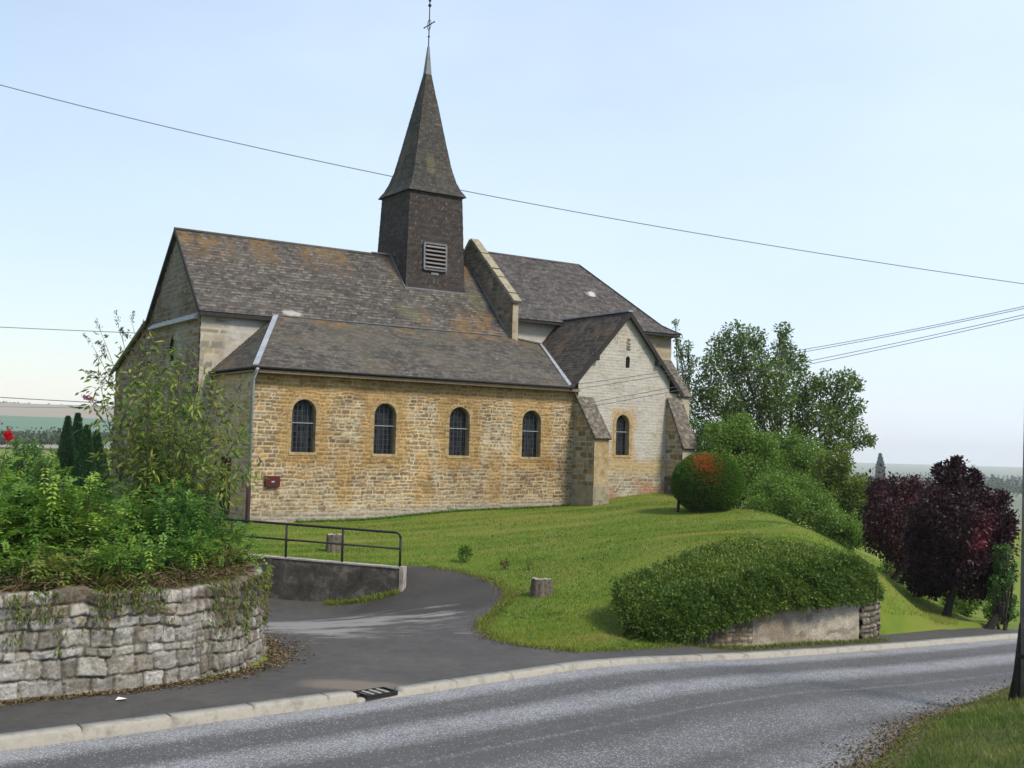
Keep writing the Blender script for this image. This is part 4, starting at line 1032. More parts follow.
def tree(name, base, clusters, leaf, label, cat, group=None, nleaf=200, L=.1, W=.05, trunk_r=.15, fork=.3, bark=None, stems=1, sub=5, spread=.55, bare=.0, up=.1, lean=(0, 0), twig_r=.012, trunk_name='trunk', crown='crown', tintf=None, feather=0):
    """clusters: list of (x,y,z,r) in world; limbs run from the stems to each cluster, leaves sit round twig ends"""
    bark = bark or M_BARK
    base = np.array(base, float); root = empty(name, base, 0, label, cat, group)
    cl = np.array(clusters, float); cl[:, :3] -= base
    b = MB(); top = cl[:, 2].max(); PP = []; TT = []; DD = []
    fz = top * fork
    sts = []
    for k in range(stems):
        an = 2 * math.pi * k / max(stems, 1) + .4; rr = .0 if stems == 1 else trunk_r * 1.6
        s0 = np.array([math.cos(an) * rr, math.sin(an) * rr, -.15]); s1 = np.array([math.cos(an) * rr * 2.5 + lean[0], math.sin(an) * rr * 2.5 + lean[1], fz])
        q = bez(s0, s1, rng.normal(0, .05, 3) * top * .15, 6); b.tube(q, np.linspace(trunk_r * 1.15, trunk_r * .75, 6), 9); sts.append(s1)
    for c in cl:
        s1 = min(sts, key=lambda s: np.linalg.norm(s[:2] - c[:2]))
        d = np.linalg.norm(c[:3] - s1)
        q = bez(s1 - (0, 0, .05), c[:3], (0, 0, -.12 * d) + rng.normal(0, .06, 3) * d, 6)
        b.tube(q, np.linspace(trunk_r * .42, twig_r * 1.5, 6), 6)
        ns = max(3, int(sub))
        for k in range(ns):
            dv = rdir(1, up)[0] * c[3] * rng.uniform(.55, 1.05 if feather == 0 else 1.5); e = c[:3] + dv
            o = q[rng.integers(2, 6)]
            tw_ = bez(o, e, rng.normal(0, .1, 3) * c[3], 4); b.tube(tw_, np.linspace(twig_r * 1.3, twig_r * .5, 4), 4)
            nl = int(nleaf * c[3] ** 1.5 / ns) + 2
            P2 = c[:3] + rdir(nl) * (c[3] * rng.uniform(.35, 1.12, nl) ** .8)[:, None]; PP.append(P2); DD.append(unit(P2 - c[:3]) * .6 + rng.normal(0, .6, (nl, 3)) + (0, 0, up - .2)); TT.append(np.clip(rng.normal(rng.uniform(.3, .65), .18, nl), 0, 1))
            t = rng.uniform(bare, 1.0, nl) ** .7
            ii = np.clip((t * 3).astype(int), 0, 2); fr = (t * 3 - ii)[:, None]
            pp = tw_[ii] * (1 - fr) + tw_[ii + 1] * fr + rng.normal(0, 1, (nl, 3)) * c[3] * spread * .33
            PP.append(pp); DD.append(unit(dv)[None] * .6 + rng.normal(0, .7, (nl, 3)) + (0, 0, up - .25)); TT.append(np.clip(rng.normal(rng.uniform(.3, .65), .18, nl), 0, 1))
    b.build(trunk_name, bark, root, True)
    P = np.concatenate(PP); D = np.concatenate(DD); T = np.concatenate(TT)
    ok = P[:, 2] > -.05; P, D, T = P[ok], D[ok], T[ok]
    if tintf is not None: T = tintf(P + base, T)
    leaves(crown, P, D, L * rng.uniform(.6, 1.25, len(P)), W * rng.uniform(.7, 1.2, len(P)), T, leaf, root, None, .2)
    return root
def ell(c, r, n, shell=.35):
    d = rdir(n); k = (rng.uniform(shell, 1, n) ** .5)[:, None]
    return np.c_[np.array(c) + d * np.array(r) * k]
def pxc(lst, Y, jit=1.0):
    "cluster list from (px, py, radius_px, dY)"
    o = []
    for (px, py, rp, dy) in lst:
        p = atY(px, py, Y + dy); o.append((*p, rp / F * Y))
    return o

# tall loose tree behind the shrubs
Y = 50; bp = atY(778, 470, Y); gb = gz(bp[0], bp[1])
tl = [(722, 345, 13, 0), (735, 333, 12, -1), (745, 350, 15, 1), (712, 365, 15, -1), (735, 372, 17, 0), (755, 338, 12, .5), (760, 365, 16, -1), (783, 330, 8, 0), (784, 348, 11, .6), (775, 372, 17, -.5), (795, 362, 14, 1), (703, 388, 15, 0), (722, 398, 18, -1), (750, 398, 18, 1),
      (778, 400, 18, -1), (806, 385, 15, 0), (800, 410, 17, .5), (825, 382, 13, 0), (845, 380, 11, -.5), (838, 400, 15, .5), (856, 384, 8, 0), (822, 418, 17, -.5), (846, 420, 15, 0), (858, 436, 12, .5), (835, 440, 14, 0), (700, 410, 14, 1), (870, 440, 6, 0), (858, 405, 8, .4), (735, 420, 16, 0), (770, 425, 16, .5), (800, 436, 15, 0)]
tree('ash_tree', (bp[0], bp[1], gb), pxc(tl, Y), L_TREE, 'tall loose green tree with several thin stems behind the shrubs', 'tree', None, 720, .17, .09, .08, .32, None, 4, 8, .66, .1)
Y = 60; bp = atY(684, 470, Y); gb = gz(bp[0], bp[1])
tree('slim_tree', (bp[0], bp[1], gb), pxc([(681, 352, 8, 0), (686, 372, 9, 0), (678, 338, 5, 0), (676, 322, 3, 0), (688, 345, 5, 0), (688, 392, 10, 0), (684, 410, 12, 0), (692, 360, 5, 0)], Y), L_TREE, 'slim green tree showing just behind the choir end', 'tree', None, 420, .15, .08, .09, .5, None, 1, 6, .6)
# light green shrubs
def shrub(name, px, py, Y, halfw, hpx, leaf, label, n=14, nleaf=420, L=.11, W=.06, group=None, cat='shrub', seedz=None, depth=1.0):
    top = atY(px, py - hpx, Y); rw = halfw / F * Y; bx, by = top[0], top[1]; b0 = gz(bx, by); hh = top[2] - b0
    cl = []
    for k in range(n):
        d = rdir(1, .2)[0]; d[2] = abs(d[2]); q = rng.uniform(.5, .92)
        rr = rng.uniform(.24, .36) * min(rw, hh * .8)
        cl.append((bx + d[0] * (rw - rr * .4) * q, by + d[1] * (rw - rr * .4) * q * depth, b0 + hh * .38 + d[2] * (hh * .62 - rr) * q, rr))
    for k in range(n):
        d = rdir(1, .15)[0]; d[2] = abs(d[2]); q = rng.uniform(.72, .9); rr = rng.uniform(.2, .3) * min(rw, hh * .8)
        cl.append((bx + d[0] * rw * q, by + d[1] * rw * q * depth, b0 + hh * .3 + d[2] * (hh * .70 - rr), rr))
    for k in range(n // 2):
        a = rng.uniform(0, 6.28); cl.append((bx + math.cos(a) * rw * .75, by + math.sin(a) * rw * .6 * depth, b0 + hh * rng.uniform(.12, .4), rw * .3))
    return tree(name, (bx, by, b0), cl, leaf, label, cat, group, nleaf * 1.6, L, W, .04, .12, M_BARK, 3, 5, .8, 0, .2, (0, 0), .008, 'stems', 'foliage')
shrub('lilac_bush', 738, 470, 43, 46, 58, L_LIME, 'broad light green bush behind the round clipped bush', 22, 620)
shrub('lilac_bush', 795, 480, 44, 44, 55, L_LIME, 'tallest light green bush, under the loose tall tree', 22, 620)
shrub('lilac_bush', 840, 505, 41, 36, 66, L_OLIVE, 'olive tinged bush at the right end of the green bushes', 18, 620)
shrub('lilac_bush', 703, 470, 46, 22, 60, L_SHRUBD, 'dark green bush next to the last church buttress', 12, 500)
shrub('lilac_bush', 788, 535, 39.5, 50, 66, L_LIME, 'low leafy bush below the light green bushes', 16, 560, .09, .05)
shrub('lilac_bush', 842, 552, 37.5, 30, 52, L_LIME, 'small light green bush above the far end of the hedge', 16, 560, .09, .05)

# purple trees on the right
def purp(px, pyb, Y, tops, label, rx, stem, n=2100, leaf=None):
    b = atY(px, pyb, Y); g0 = gz(b[0], b[1])
    def tf(P, T): 
        hgt = (P[:, 2] - g0) / 6
        q = atY(985, 527, 27); dd = np.hypot(P[:, 0] - q[0], P[:, 2] - q[2]); q2 = atY(978, 545, 27); d2 = np.hypot(P[:, 0] - q2[0], P[:, 2] - q2[2])
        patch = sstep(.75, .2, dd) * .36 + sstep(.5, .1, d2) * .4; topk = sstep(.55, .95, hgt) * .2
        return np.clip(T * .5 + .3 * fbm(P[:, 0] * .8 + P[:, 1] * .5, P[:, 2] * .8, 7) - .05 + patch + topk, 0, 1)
    return tree('copper_plum_tree', (b[0], b[1], g0), pxc(tops, Y), leaf or L_PURP, label, 'tree', 'purple leaved trees on the right', n, .115, .065, .10, .20, M_BARKD, stem, 8, .7, 0, .15, rx, .012, 'trunk', 'crown', tf, 1)
purp(885, 588, 32, [(885, 500, 18, 0), (905, 495, 16, .5), (870, 515, 10, 0), (895, 520, 20, -1), (918, 515, 18, 0), (878, 540, 14, .5), (905, 545, 20, 0), (875, 490, 9, 0), (898, 484, 9, 0), (915, 488, 10, .3), (925, 545, 16, .6), (880, 525, 14, -1), (908, 555, 12, .5)], 'smaller dark red leaved tree left of the large purple tree', (.4, 0), 1, 1700, L_MAROON)
purp(945, 615, 28, [(950, 490, 20, 0), (935, 505, 18, -.5), (970, 495, 18, .5), (955, 470, 10, 0), (945, 478, 9, 0), (985, 505, 16, 0), (930, 535, 20, .5), (960, 525, 24, -1), (985, 535, 20, 0), (940, 555, 20, 0), (965, 555, 20, -.6), (1000, 520, 12, .6), (988, 550, 18, .6), (925, 515, 14, .3), (1002, 500, 8, 0), (958, 460, 4, 0), (925, 565, 15, .5), (960, 572, 14, 0), (915, 540, 14, .6), (1003, 530, 12, .4), (912, 575, 10, .4), (975, 478, 8, .2), (940, 470, 6, .2), (935, 585, 13, .8), (968, 588, 13, .9), (918, 585, 10, 1.0)], 'large dark purple leaved tree beside the road at right', (.25, .0), 1)
purp(985, 622, 27, [(975, 540, 16, 1), (1000, 545, 13, 1), (990, 565, 14, .8), (985, 585, 12, .8), (1003, 572, 12, .9), (1006, 520, 10, 1), (985, 515, 12, 1.2)], 'leaning purple leaved tree closest to the utility pole', (.5, .2), 1)
shrub('laurel_bush', 1003, 606, 27.2, 15, 70, L_SHRUBD, 'dull green bush between the purple trees and the pole', 12, 700, .07, .04)
shrub('flame_shrub', 869, 520, 47, 6, 30, L_RED, 'small orange red shrub glimpsed left of the purple trees', 5, 300, .1, .05)
for (px, py, Y, hw, hp, lab) in ((915, 606, 36, 24, 22, 'bright green undergrowth under the left purple tree'), (965, 612, 33, 26, 24, 'bright green undergrowth behind the large purple trunk'), (1000, 618, 31, 16, 24, 'bright green undergrowth beside the leaning purple tree'), (890, 600, 40, 20, 40, 'pale undergrowth seen past the end of the clipped hedge')):
    shrub('undergrowth', px, py, Y, hw, hp, L_LIME, lab, 9, 420, .09, .045)

# round clipped bush
bp = (6.26, 35.5); zb = gz(*bp)
rb = empty('clipped_bush', (bp[0], bp[1], zb), 0, 'round clipped evergreen bush with a rusty brown patch', 'bush')
n = 42000; d = rdir(n); cz = .86
rad = 1.14 * (1 + .05 * (fbm(d[:, 0] * 3 + 5, d[:, 1] * 3 + d[:, 2] * 2, 3) - .5)) - rng.uniform(0, .12, n) ** 1.0
P = d * rad[:, None] * (1.0, 1.0, .84) + (0, 0, cz); P[:, 2] = np.maximum(P[:, 2], .06)
bot = d[:, 2] < -.55; keep = ~bot | (rng.random(n) < .5); P, d = P[keep], d[keep]
vd = unit(np.array([-bp[0], -bp[1], 1.0])); sx = d @ np.array([vd[1], -vd[0], 0]) * -1
rust = ((np.abs(sx - .0 + .28 * d[:, 2] - .1) < .28 + .16 * rng.normal(size=len(d))) & (d[:, 2] > -.15) & (d @ vd > .2) & (rng.random(len(d)) < np.where(d[:, 2] > .4, .95, .45) * sstep(-.2, .9, d[:, 2] + .3)))
D = d + rng.normal(0, .55, d.shape) + (0, 0, .25); T = np.clip(rng.normal(.45, .2, len(d)), 0, 1)
leaves('foliage', P[~rust], D[~rust], .065, .026, T[~rust], L_YEW, rb); leaves('brown_patch', P[rust], D[rust], .065, .028, T[rust], L_RUST, rb)
b = MB(); b.lathe([(.05, .05), (.6, .12), (.88, .42), (1.0, .85), (.86, 1.28), (.5, 1.56), (.02, 1.68)], (0, 0, 0), 20); b.build('inner_shell', M_SHELL, rb, True)  # added dark body under the leaves, keeps the bush from being see-through
b = MB(); b.tube([(0, 0, -.1), (0, 0, .5)], .12, 8); b.build('trunk', M_BARKD, rb)
b = MB(); b.tube([(-.95, -.2, -.05), (-.9, -.15, .6)], .05, 6); b.build('trunk', M_BARKD, rb)

# clipped hedge on the retaining wall
hroot = empty('clipped_hedge', (4.6, 21.2, .2), 0, 'long clipped green hedge hanging over the low roadside wall', 'hedge')
HS = resample(np.array([(1.95, 19.75), (3.0, 20.1), (4.4, 20.8), (5.7, 21.7), (6.9, 22.7), (7.45, 23.3)]), .05)
hs = np.linspace(0, 1, len(HS)); hT = np.gradient(HS, axis=0); hT /= np.linalg.norm(hT, axis=1)[:, None]; hN = np.c_[hT[:, 1], -hT[:, 0]]
zbot = np.interp(hs, [0, .12, .20, .30, .42, 1], [-.06, -.03, .10, .28, .42, .46]); ztop = np.interp(hs, [0, .12, .3, .55, .8, .93, 1], [.78, .95, 1.12, 1.36, 1.48, 1.36, .95])
wide = np.interp(hs, [0, .15, .4, .8, 1], [.75, 1.2, 1.9, 2.2, 1.3]); fr_ = np.interp(hs, [0, .15, .35, 1], [.62, .66, .50, .42])
def hsurf(s, q):
    "s along 0..1, q 0..1 from the front bottom edge over the top to the back"
    i = s * (len(HS) - 1); P = np.c_[np.interp(i, np.arange(len(HS)), HS[:, 0]), np.interp(i, np.arange(len(HS)), HS[:, 1])]
    N2 = np.c_[np.interp(i, np.arange(len(HS)), hN[:, 0]), np.interp(i, np.arange(len(HS)), hN[:, 1])]
    zb_, zt_, wd_, f_ = (np.interp(s, hs, a) for a in (zbot, ztop, wide, fr_))
    qq = np.array([0, .12, .42, .58, .78, 1.0])
    off = np.interp(q, qq, [.85, 1.0, .80, .40, -.4, -1.0]); hgt = np.interp(q, qq, [0, .08, .55, .76, .94, 1.0])
    d = np.where(off > 0, off * f_, off * wd_)
    endk = np.sqrt(np.clip(1 - np.clip((.08 - s) / .08, 0, 1) ** 2, 0.02, 1)) * np.sqrt(np.clip(1 - np.clip((s - .95) / .05, 0, 1) ** 2, .05, 1))
    z = zb_ + (zt_ - zb_) * hgt * lerp(.55, 1, endk); d = d * lerp(.25, 1, endk)
    b_ = (fbm(P[:, 0] * 1.6 + q * 3, P[:, 1] * 1.6 + z, 5) - .5) * .2
    X = np.c_[P + N2 * (d + b_)[:, None], z + b_ * .6]
    return X
def hnorm(s, q, e=.01):
    a = hsurf(np.clip(s + e, 0, 1), q) - hsurf(np.clip(s - e, 0, 1), q); b_ = hsurf(s, np.clip(q + e, 0, 1)) - hsurf(s, np.clip(q - e, 0, 1))
    return unit(np.cross(a, b_))
n = 120000; s_ = rng.random(n); q_ = rng.random(n) ** 1.15
P = hsurf(s_, q_); Nn = hnorm(s_, q_)
ref = np.array([-.5, -.6, .6]); 
if (Nn @ ref).mean() < 0: Nn = -Nn
hol = sstep(.50, .36, fbm(P[:, 0] * 4.5 + P[:, 2] * 2, P[:, 1] * 4.5 + P[:, 2] * 4, 29))
P = P - Nn * (rng.uniform(0, .09, n) + .07 * hol)[:, None] + Nn * (rng.random(n)[:, None] ** 6) * .11 - np.array([4.6, 21.2, .2])
D = Nn * .7 + rng.normal(0, .6, (n, 3)) + np.array([0, 0, -.15])
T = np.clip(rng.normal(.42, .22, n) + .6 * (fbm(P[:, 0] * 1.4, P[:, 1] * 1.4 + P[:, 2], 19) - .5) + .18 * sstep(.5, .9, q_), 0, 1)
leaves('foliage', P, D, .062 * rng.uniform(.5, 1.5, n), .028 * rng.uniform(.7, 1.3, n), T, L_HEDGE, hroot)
ss, qq2 = np.meshgrid(np.linspace(0, 1, 60), np.linspace(0, 1, 18), indexing='ij')
Pm = hsurf(ss.ravel(), qq2.ravel()); Nm = hnorm(ss.ravel(), qq2.ravel()); 
if (Nm @ ref).mean() < 0: Nm = -Nm
Pm = Pm - Nm * .15 - np.array([4.6, 21.2, .2]); idx = np.arange(len(Pm)).reshape(ss.shape)
Fq = np.stack([idx[:-1, :-1], idx[1:, :-1], idx[1:, 1:], idx[:-1, 1:]], -1).reshape(-1, 4)
np_mesh('inner_shell', Pm, Fq, M_SHELL, hroot, True)  # added dark shell behind the leaves, keeps the hedge from being see-through
# wall below the hedge: rough stones left, rendered middle, stone end
def wallseg(name, pts, z0, z1, mt, label, patt=None, parent=None):
    pass
hw = empty('roadside_wall', (5.8, 21.9, 0), 0, 'low old wall under the clipped hedge, part rendered, part stone', 'wall')
def hwall(name, a, c, pat, th=.35, zt=.52, cell=.03):
    a = np.array(a, float); c = np.array(c, float); o = np.array([5.8, 21.9])
    z0 = -.6; A3 = (*(a - o), z0); C3 = (*(c - o), z0)
    panel(name, [A3, C3, (*(c - o), zt), (*(a - o), zt)], pat, M_RWALL, hw, (.6, -.8, 0), cell)
    dn = np.array([-(c - a)[1], (c - a)[0]]); dn /= np.linalg.norm(dn); s = MB(); e_ = dn * th
    b0 = a - o + dn * .05; b1 = c - o + dn * .05
    s.prism([(*b0, z0), (*b1, z0), (*(b1 + e_), z0), (*(b0 + e_), z0)], (0, 0, zt - z0 - .01)); s.build('core', M_LICHEN, hw)
P_HW1 = stones((.06, .11), (.10, .26), [(.22, .17, .12), (.28, .22, .16), (.17, .14, .11), (.30, .27, .22)], (.10, .085, .06), .02, .03, 51)
def p_render(u, v):
    g = fbm(u * 1.2, v * 1.8, 53); g2 = fbm(u * 7, v * 10, 55)
    c = lerp(np.array([.26, .22, .17]), np.array([.42, .385, .32]), sstep(.35, .65, g)[:, None]) * (.8 + .4 * g2)[:, None]
    c = lerp(c, np.array([.16, .12, .085]), (sstep(.60, .68, fbm(u * 2.5, v * 7, 57)) * .6)[:, None])
    return (g2 - .5) * .02, c
P_HW3 = stones((.08, .16), (.08, .2), [(.2, .17, .13), (.26, .23, .19), (.14, .12, .1), (.3, .28, .24)], (.07, .06, .045), .025, .06, 58)
hwall('stone_part', (3.0, 19.72), (4.50, 20.62), P_HW1)
hwall('rendered_part', (4.50, 20.60), (7.05, 22.55), p_render)
hwall('end_part', (7.05, 22.55), (7.6, 23.1), P_HW3, .35, .46)
hwall('end_return', (7.6, 23.1), (7.35, 24.2), P_HW3, .3, .4, .05)

# ------------------------------------------------------------------ left garden planting
def dry_edge():
    "dead stems and litter along the wall head"
    n = 3600; L = np.r_[0, np.cumsum(np.linalg.norm(np.diff(WALLB, axis=0), axis=1))]
    s = rng.uniform(8.5, L[-1] - 5.5, n); X = np.c_[np.interp(s, L, WALLB[:, 0]), np.interp(s, L, WALLB[:, 1])]
    T = np.c_[np.gradient(WALLB[:, 0]), np.gradient(WALLB[:, 1])]; T /= np.linalg.norm(T, axis=1)[:, None]
    Nn = np.c_[-np.interp(s, L, T[:, 1]), np.interp(s, L, T[:, 0])]
    back = rng.uniform(.12, .75, n) ; X = X + Nn * (back + .06)[:, None]
    z = 1.30 + np.abs(rng.normal(0, .07, n)) + .05 * (fbm(s * 2, back, 3))
    D = np.c_[rng.normal(0, .7, (n, 2)) - Nn * .5, rng.normal(-.1, .6, n)]
    o = leaves('dry_litter', np.c_[X, z], D, rng.uniform(.08, .30, n), rng.uniform(.008, .03, n), np.clip(rng.normal(.4, .25, n), 0, 1), L_DRY, None)
    tag(o, 'brown dead stems and litter along the head of the garden wall', 'dry plants', kind='stuff')
dry_edge()
def hang():
    n = 2600; L = np.r_[0, np.cumsum(np.linalg.norm(np.diff(WALLB, axis=0), axis=1))]
    cs = rng.uniform(15.5, 21.3, 46); s = rng.choice(cs, n) + rng.normal(0, .07, n)
    X = np.c_[np.interp(s, L, WALLB[:, 0]), np.interp(s, L, WALLB[:, 1])]
    T = np.c_[np.gradient(WALLB[:, 0]), np.gradient(WALLB[:, 1])]; T /= np.linalg.norm(T, axis=1)[:, None]
    Nn = np.c_[np.interp(s, L, T[:, 1]), -np.interp(s, L, T[:, 0])]
    drop = rng.uniform(0, 1, n) ** 1.6 * (.25 + .75 * hash2(np.floor(s * 3), s * 0, 5))
    X = X + Nn * (.0 + .05 * rng.random(n))[:, None]; z = 1.36 - drop
    D = np.c_[Nn * .5 + rng.normal(0, .35, (n, 2)), -.8 + rng.normal(0, .3, n)]
    t = np.clip(rng.normal(.35, .25, n), 0, 1)
    k = rng.random(n) < .55
    o = leaves('trailing_stems', np.c_[X, z][k], D[k], rng.uniform(.06, .16, k.sum()), .008, t[k], L_DRY, None); tag(o, 'brown trailing stems hanging down the garden wall face', 'trailing plants', kind='stuff')
    o = leaves('trailing_leaves', np.c_[X, z][~k], D[~k], rng.uniform(.04, .09, (~k).sum()), .03, t[~k], L_OLIVE, None); tag(o, 'small green creepers hanging over the garden wall', 'creepers', kind='stuff')
hang()

def pinnate(name, base, h, rad, n, leaf, label, cat='shrub', ll=.085, nl=6, droop=.35, clus=None, tint0=.5, group=None):
    "shrub of arching stems carrying feathered leaves"
    base = np.array(base, float); root = empty(name, base, 0, label, cat, group); b = MB(); PP = []; DD = []; NN = []; TT = []
    ns = 26
    ends = []
    for k in range(ns):
        a = rng.uniform(0, 6.28); r_ = rad * rng.uniform(.15, 1); e = np.array([math.cos(a) * r_, math.sin(a) * r_, h * rng.uniform(.55, 1.0) * (1 - .35 * (r_ / rad) ** 2)])
        q = bez((math.cos(a) * .15, math.sin(a) * .15, -.1), e, (0, 0, h * .22), 7); b.tube(q, np.linspace(.016, .004, 7), 5); ends.append(q)
    for k in range(n):
        q = ends[rng.integers(ns)]; t = rng.uniform(.25, 1); i = min(int(t * 6), 5); p = q[i] + (q[i + 1] - q[i]) * (t * 6 - i) + rng.normal(0, .16, 3) * rad
        if p[2] < .03: p[2] = rng.uniform(.03, .3)
        ax_ = unit(np.array([p[0], p[1], .0]) * .8 + rng.normal(0, .6, 3) + (0, 0, .25)); Lr = ll * nl * rng.uniform(.55, .85)
        side = unit(np.cross(ax_, (0, 0, 1))); upv = np.cross(side, ax_); tn = np.clip(rng.normal(tint0 - .08, .28), 0, 1)
        for j in range(nl):
            f = (j + .6) / nl; pp = p + ax_ * Lr * f - np.array([0, 0, droop]) * Lr * f * f
            for sd in (-1, 1):
                PP.append(pp); DD.append(side * sd + ax_ * .55 + rng.normal(0, .12, 3) + (0, 0, -.15)); NN.append(upv + rng.normal(0, .25, 3)); TT.append(tn + rng.normal(0, .07))
        PP.append(p + ax_ * Lr - np.array([0, 0, droop]) * Lr); DD.append(ax_ - (0, 0, droop)); NN.append(upv); TT.append(tn)
    b.build('stems', M_STEM, root, True); m = len(PP)
    leaves('foliage', PP, DD, ll * rng.uniform(.7, 1.2, m), ll * .45, np.clip(TT, 0, 1), leaf, root, np.array(NN), .12, .08)
    return root
def G(px, Y):
    p = atY(px, 560, Y); return (p[0], p[1], gz(p[0], p[1]))
pinnate('rowan_shrub', G(78, 16.2), 1.55, 1.0, 900, L_SHRUB, 'big bright green feathery leaved shrub in the middle of the garden', tint0=.6)
pinnate('rowan_shrub', G(8, 15.8), 1.45, .85, 650, L_SHRUB, 'green feathery shrub at the left edge below the red rose', tint0=.42)
pinnate('rowan_shrub', G(160, 16.9), 1.25, .85, 780, L_SHRUBD, 'deep green shrub under the tall buddleia', ll=.075, nl=5)
pinnate('rowan_shrub', G(205, 17.6), 1.0, .6, 520, L_SHRUBD, 'low dark green shrub at the rounded end of the garden wall', ll=.065, nl=5)
pinnate('rowan_shrub', G(120, 15.2), .7, .55, 320, L_SHRUB, 'small leafy plant close above the wall, middle of the garden', ll=.07, nl=4)
pinnate('rowan_shrub', G(50, 14.7), .55, .5, 200, L_OLIVE, 'low yellowing plant just above the garden wall', ll=.08, nl=4, tint0=.7)
pinnate('rowan_shrub', G(215, 16.7), .6, .5, 300, L_OLIVE, 'low olive tuft at the corner of the garden wall', ll=.05, nl=4, tint0=.4)
for k_, (px_, Y_, h_, r_, n_, lf, lab) in enumerate(((28, 14.9, .6, .5, 260, L_SHRUB, 'low green plant above the wall, near the left edge of the photo'), (150, 15.9, .65, .55, 320, L_SHRUBD, 'low dark leafy plant above the wall, left of the wall corner'), (185, 16.3, .6, .5, 300, L_SHRUB, 'low green plant above the wall, close to its rounded end'), (230, 17.4, .7, .45, 260, L_SHRUB, 'loose green plant hanging over the wall end beside the railing'))):
    pinnate('rowan_shrub', G(px_, Y_), h_, r_, n_, lf, lab, ll=.065, nl=5, tint0=.5)
# strap leaves of a lily
lp = G(95, 14.75); lr = empty('lily_plant', lp, 0, 'tuft of long pale strap leaves leaning over the garden wall', 'plant')
n = 22; D = np.c_[rng.normal(.55, .5, n), rng.normal(-.3, .3, n), rng.uniform(.25, .9, n)]
leaves('blades', rng.normal(0, .05, (n, 3)) * (1, 1, 0) + (0, 0, .05), D, rng.uniform(.35, .65, n), .03, np.clip(rng.normal(.8, .2, n), 0, 1), L_OLIVE, lr, np.tile((0, 0, 1.), (n, 1)), .1, .25)

# buddleia: tall arching stems, narrow leaves, dark seed spikes
def buddleia():
    bs = np.array(G(165, 18.2)); root = empty('buddleia_bush', bs, 0, 'tall straggly buddleia with arching stems and brown seed heads', 'shrub')
    b = MB(); P = []; D = []; T = []; SP = []; SD = []; ST = []
    tips = [(92, 345, -.2), (100, 330, .2), (118, 325, 0), (132, 322, -.3), (142, 330, .5), (98, 365, .3), (112, 380, -.4), (88, 400, 0), (155, 345, .4), (170, 330, -.3), (190, 345, .2), (180, 370, -.6), (205, 365, .1), (222, 372, -.2), (236, 395, .2), (248, 425, -.3), (262, 470, .0), (235, 440, .5), (215, 415, .4), (150, 380, -.7), (130, 400, .6), (195, 400, -.8), (165, 400, .8), (120, 430, -.4), (145, 430, .2), (210, 450, -.6), (180, 440, .3), (235, 480, -.2), (150, 460, -.6), (190, 475, .4), (105, 445, .2), (170, 362, .0), (208, 385, -.5), (140, 360, .3)]
    for (px, py, dy) in tips:
        e = atY(px, py, 18.0 + dy * 1.2) - bs
        s0 = rng.normal(0, .12, 3) * (1, 1, 0)
        q = bez(s0, e, (rng.normal(0, .12), rng.normal(0, .12), .28 * np.linalg.norm(e[:2]) + .1), 12); b.tube(q, np.linspace(.013, .003, 12), 5)
        dist = np.linalg.norm(e); lean = (px - 165) / 80.0
        nn = int(125 + 80 * rng.random())
        for k in range(nn):
            t = .15 + .83 * rng.random() ** 1.25; i = min(int(t * 11), 10); p = q[i] + (q[i + 1] - q[i]) * (t * 11 - i)
            if py < 350 and px < 150 and t > .72 and rng.random() < .75: continue
            ax_ = q[i + 1] - q[i]; ax_ = ax_ / np.linalg.norm(ax_); sd = unit(np.cross(ax_, rng.normal(size=3)))
            tw_ = p + sd * abs(rng.normal(0, .15)) ; P.append(tw_); D.append(sd * .7 + ax_ * rng.uniform(-.2, .7) + (0, 0, rng.normal(-.3, .45))); T.append(np.clip(rng.normal(.42, .22) + (.5 if rng.random() < .06 else 0), 0, 1))
        # seed spike at the tip and one or two side spikes
        for j in range(3 if (px < 150 and py < 400) else (1 if rng.random() < .35 else 0)):
            ax_ = unit(q[-1] - q[-3] + rng.normal(0, .18, 3)) if j == 0 else unit((q[-1] - q[-3]) + rng.normal(0, .4, 3) * .6)
            o = q[-1] if j == 0 else q[-1 - j] ; Ls = rng.uniform(.14, .24) * (1 if j == 0 else .6)
            if j: o2 = o + ax_ * .14; b.tube([o, o2], .004, 4); o = o2
            for k in range(46):
                f = rng.random(); r_ = .020 * (1 - f) + .006
                SP.append(o + ax_ * Ls * f + rng.normal(0, r_, 3)); SD.append(rng.normal(0, 1, 3) + ax_); ST.append(rng.random())
    b.build('stems', M_STEM, root, True); m = len(P)
    leaves('foliage', P, D, .15 * rng.uniform(.55, 1.3, m), .042 * rng.uniform(.7, 1.3, m), T, L_BUD, root, None, .15, .12)
    leaves('seed_heads', SP, SD, .03, .016, ST, L_SPIKE, root)
    # one last mauve flower spike
    e = atY(83, 396, 18.2) - bs; f0 = atY(100, 403, 18.2) - bs; P = []; 
    q = bez(atY(110, 415, 18.2) - bs, f0, (0, 0, .05), 5); s = MB(); s.tube(q, .004, 4); s.tube([f0, e], .003, 4); s.build('flower_stalk', M_STEM, root)
    k = 90; f = rng.random(k)[:, None]; PP = e + (f0 - e) * f * .75 + rng.normal(0, .016, (k, 3))
    leaves('flower', PP, rng.normal(size=(k, 3)), .035, .02, rng.random(k), L_PINK, root)
buddleia()
# bright weeds at the buddleia foot
pinnate('spurge_clump', G(152, 17.75), 1.75, .65, 520, L_LIME, 'yellow green leafy clump at the foot of the buddleia', ll=.06, nl=5, tint0=.7)
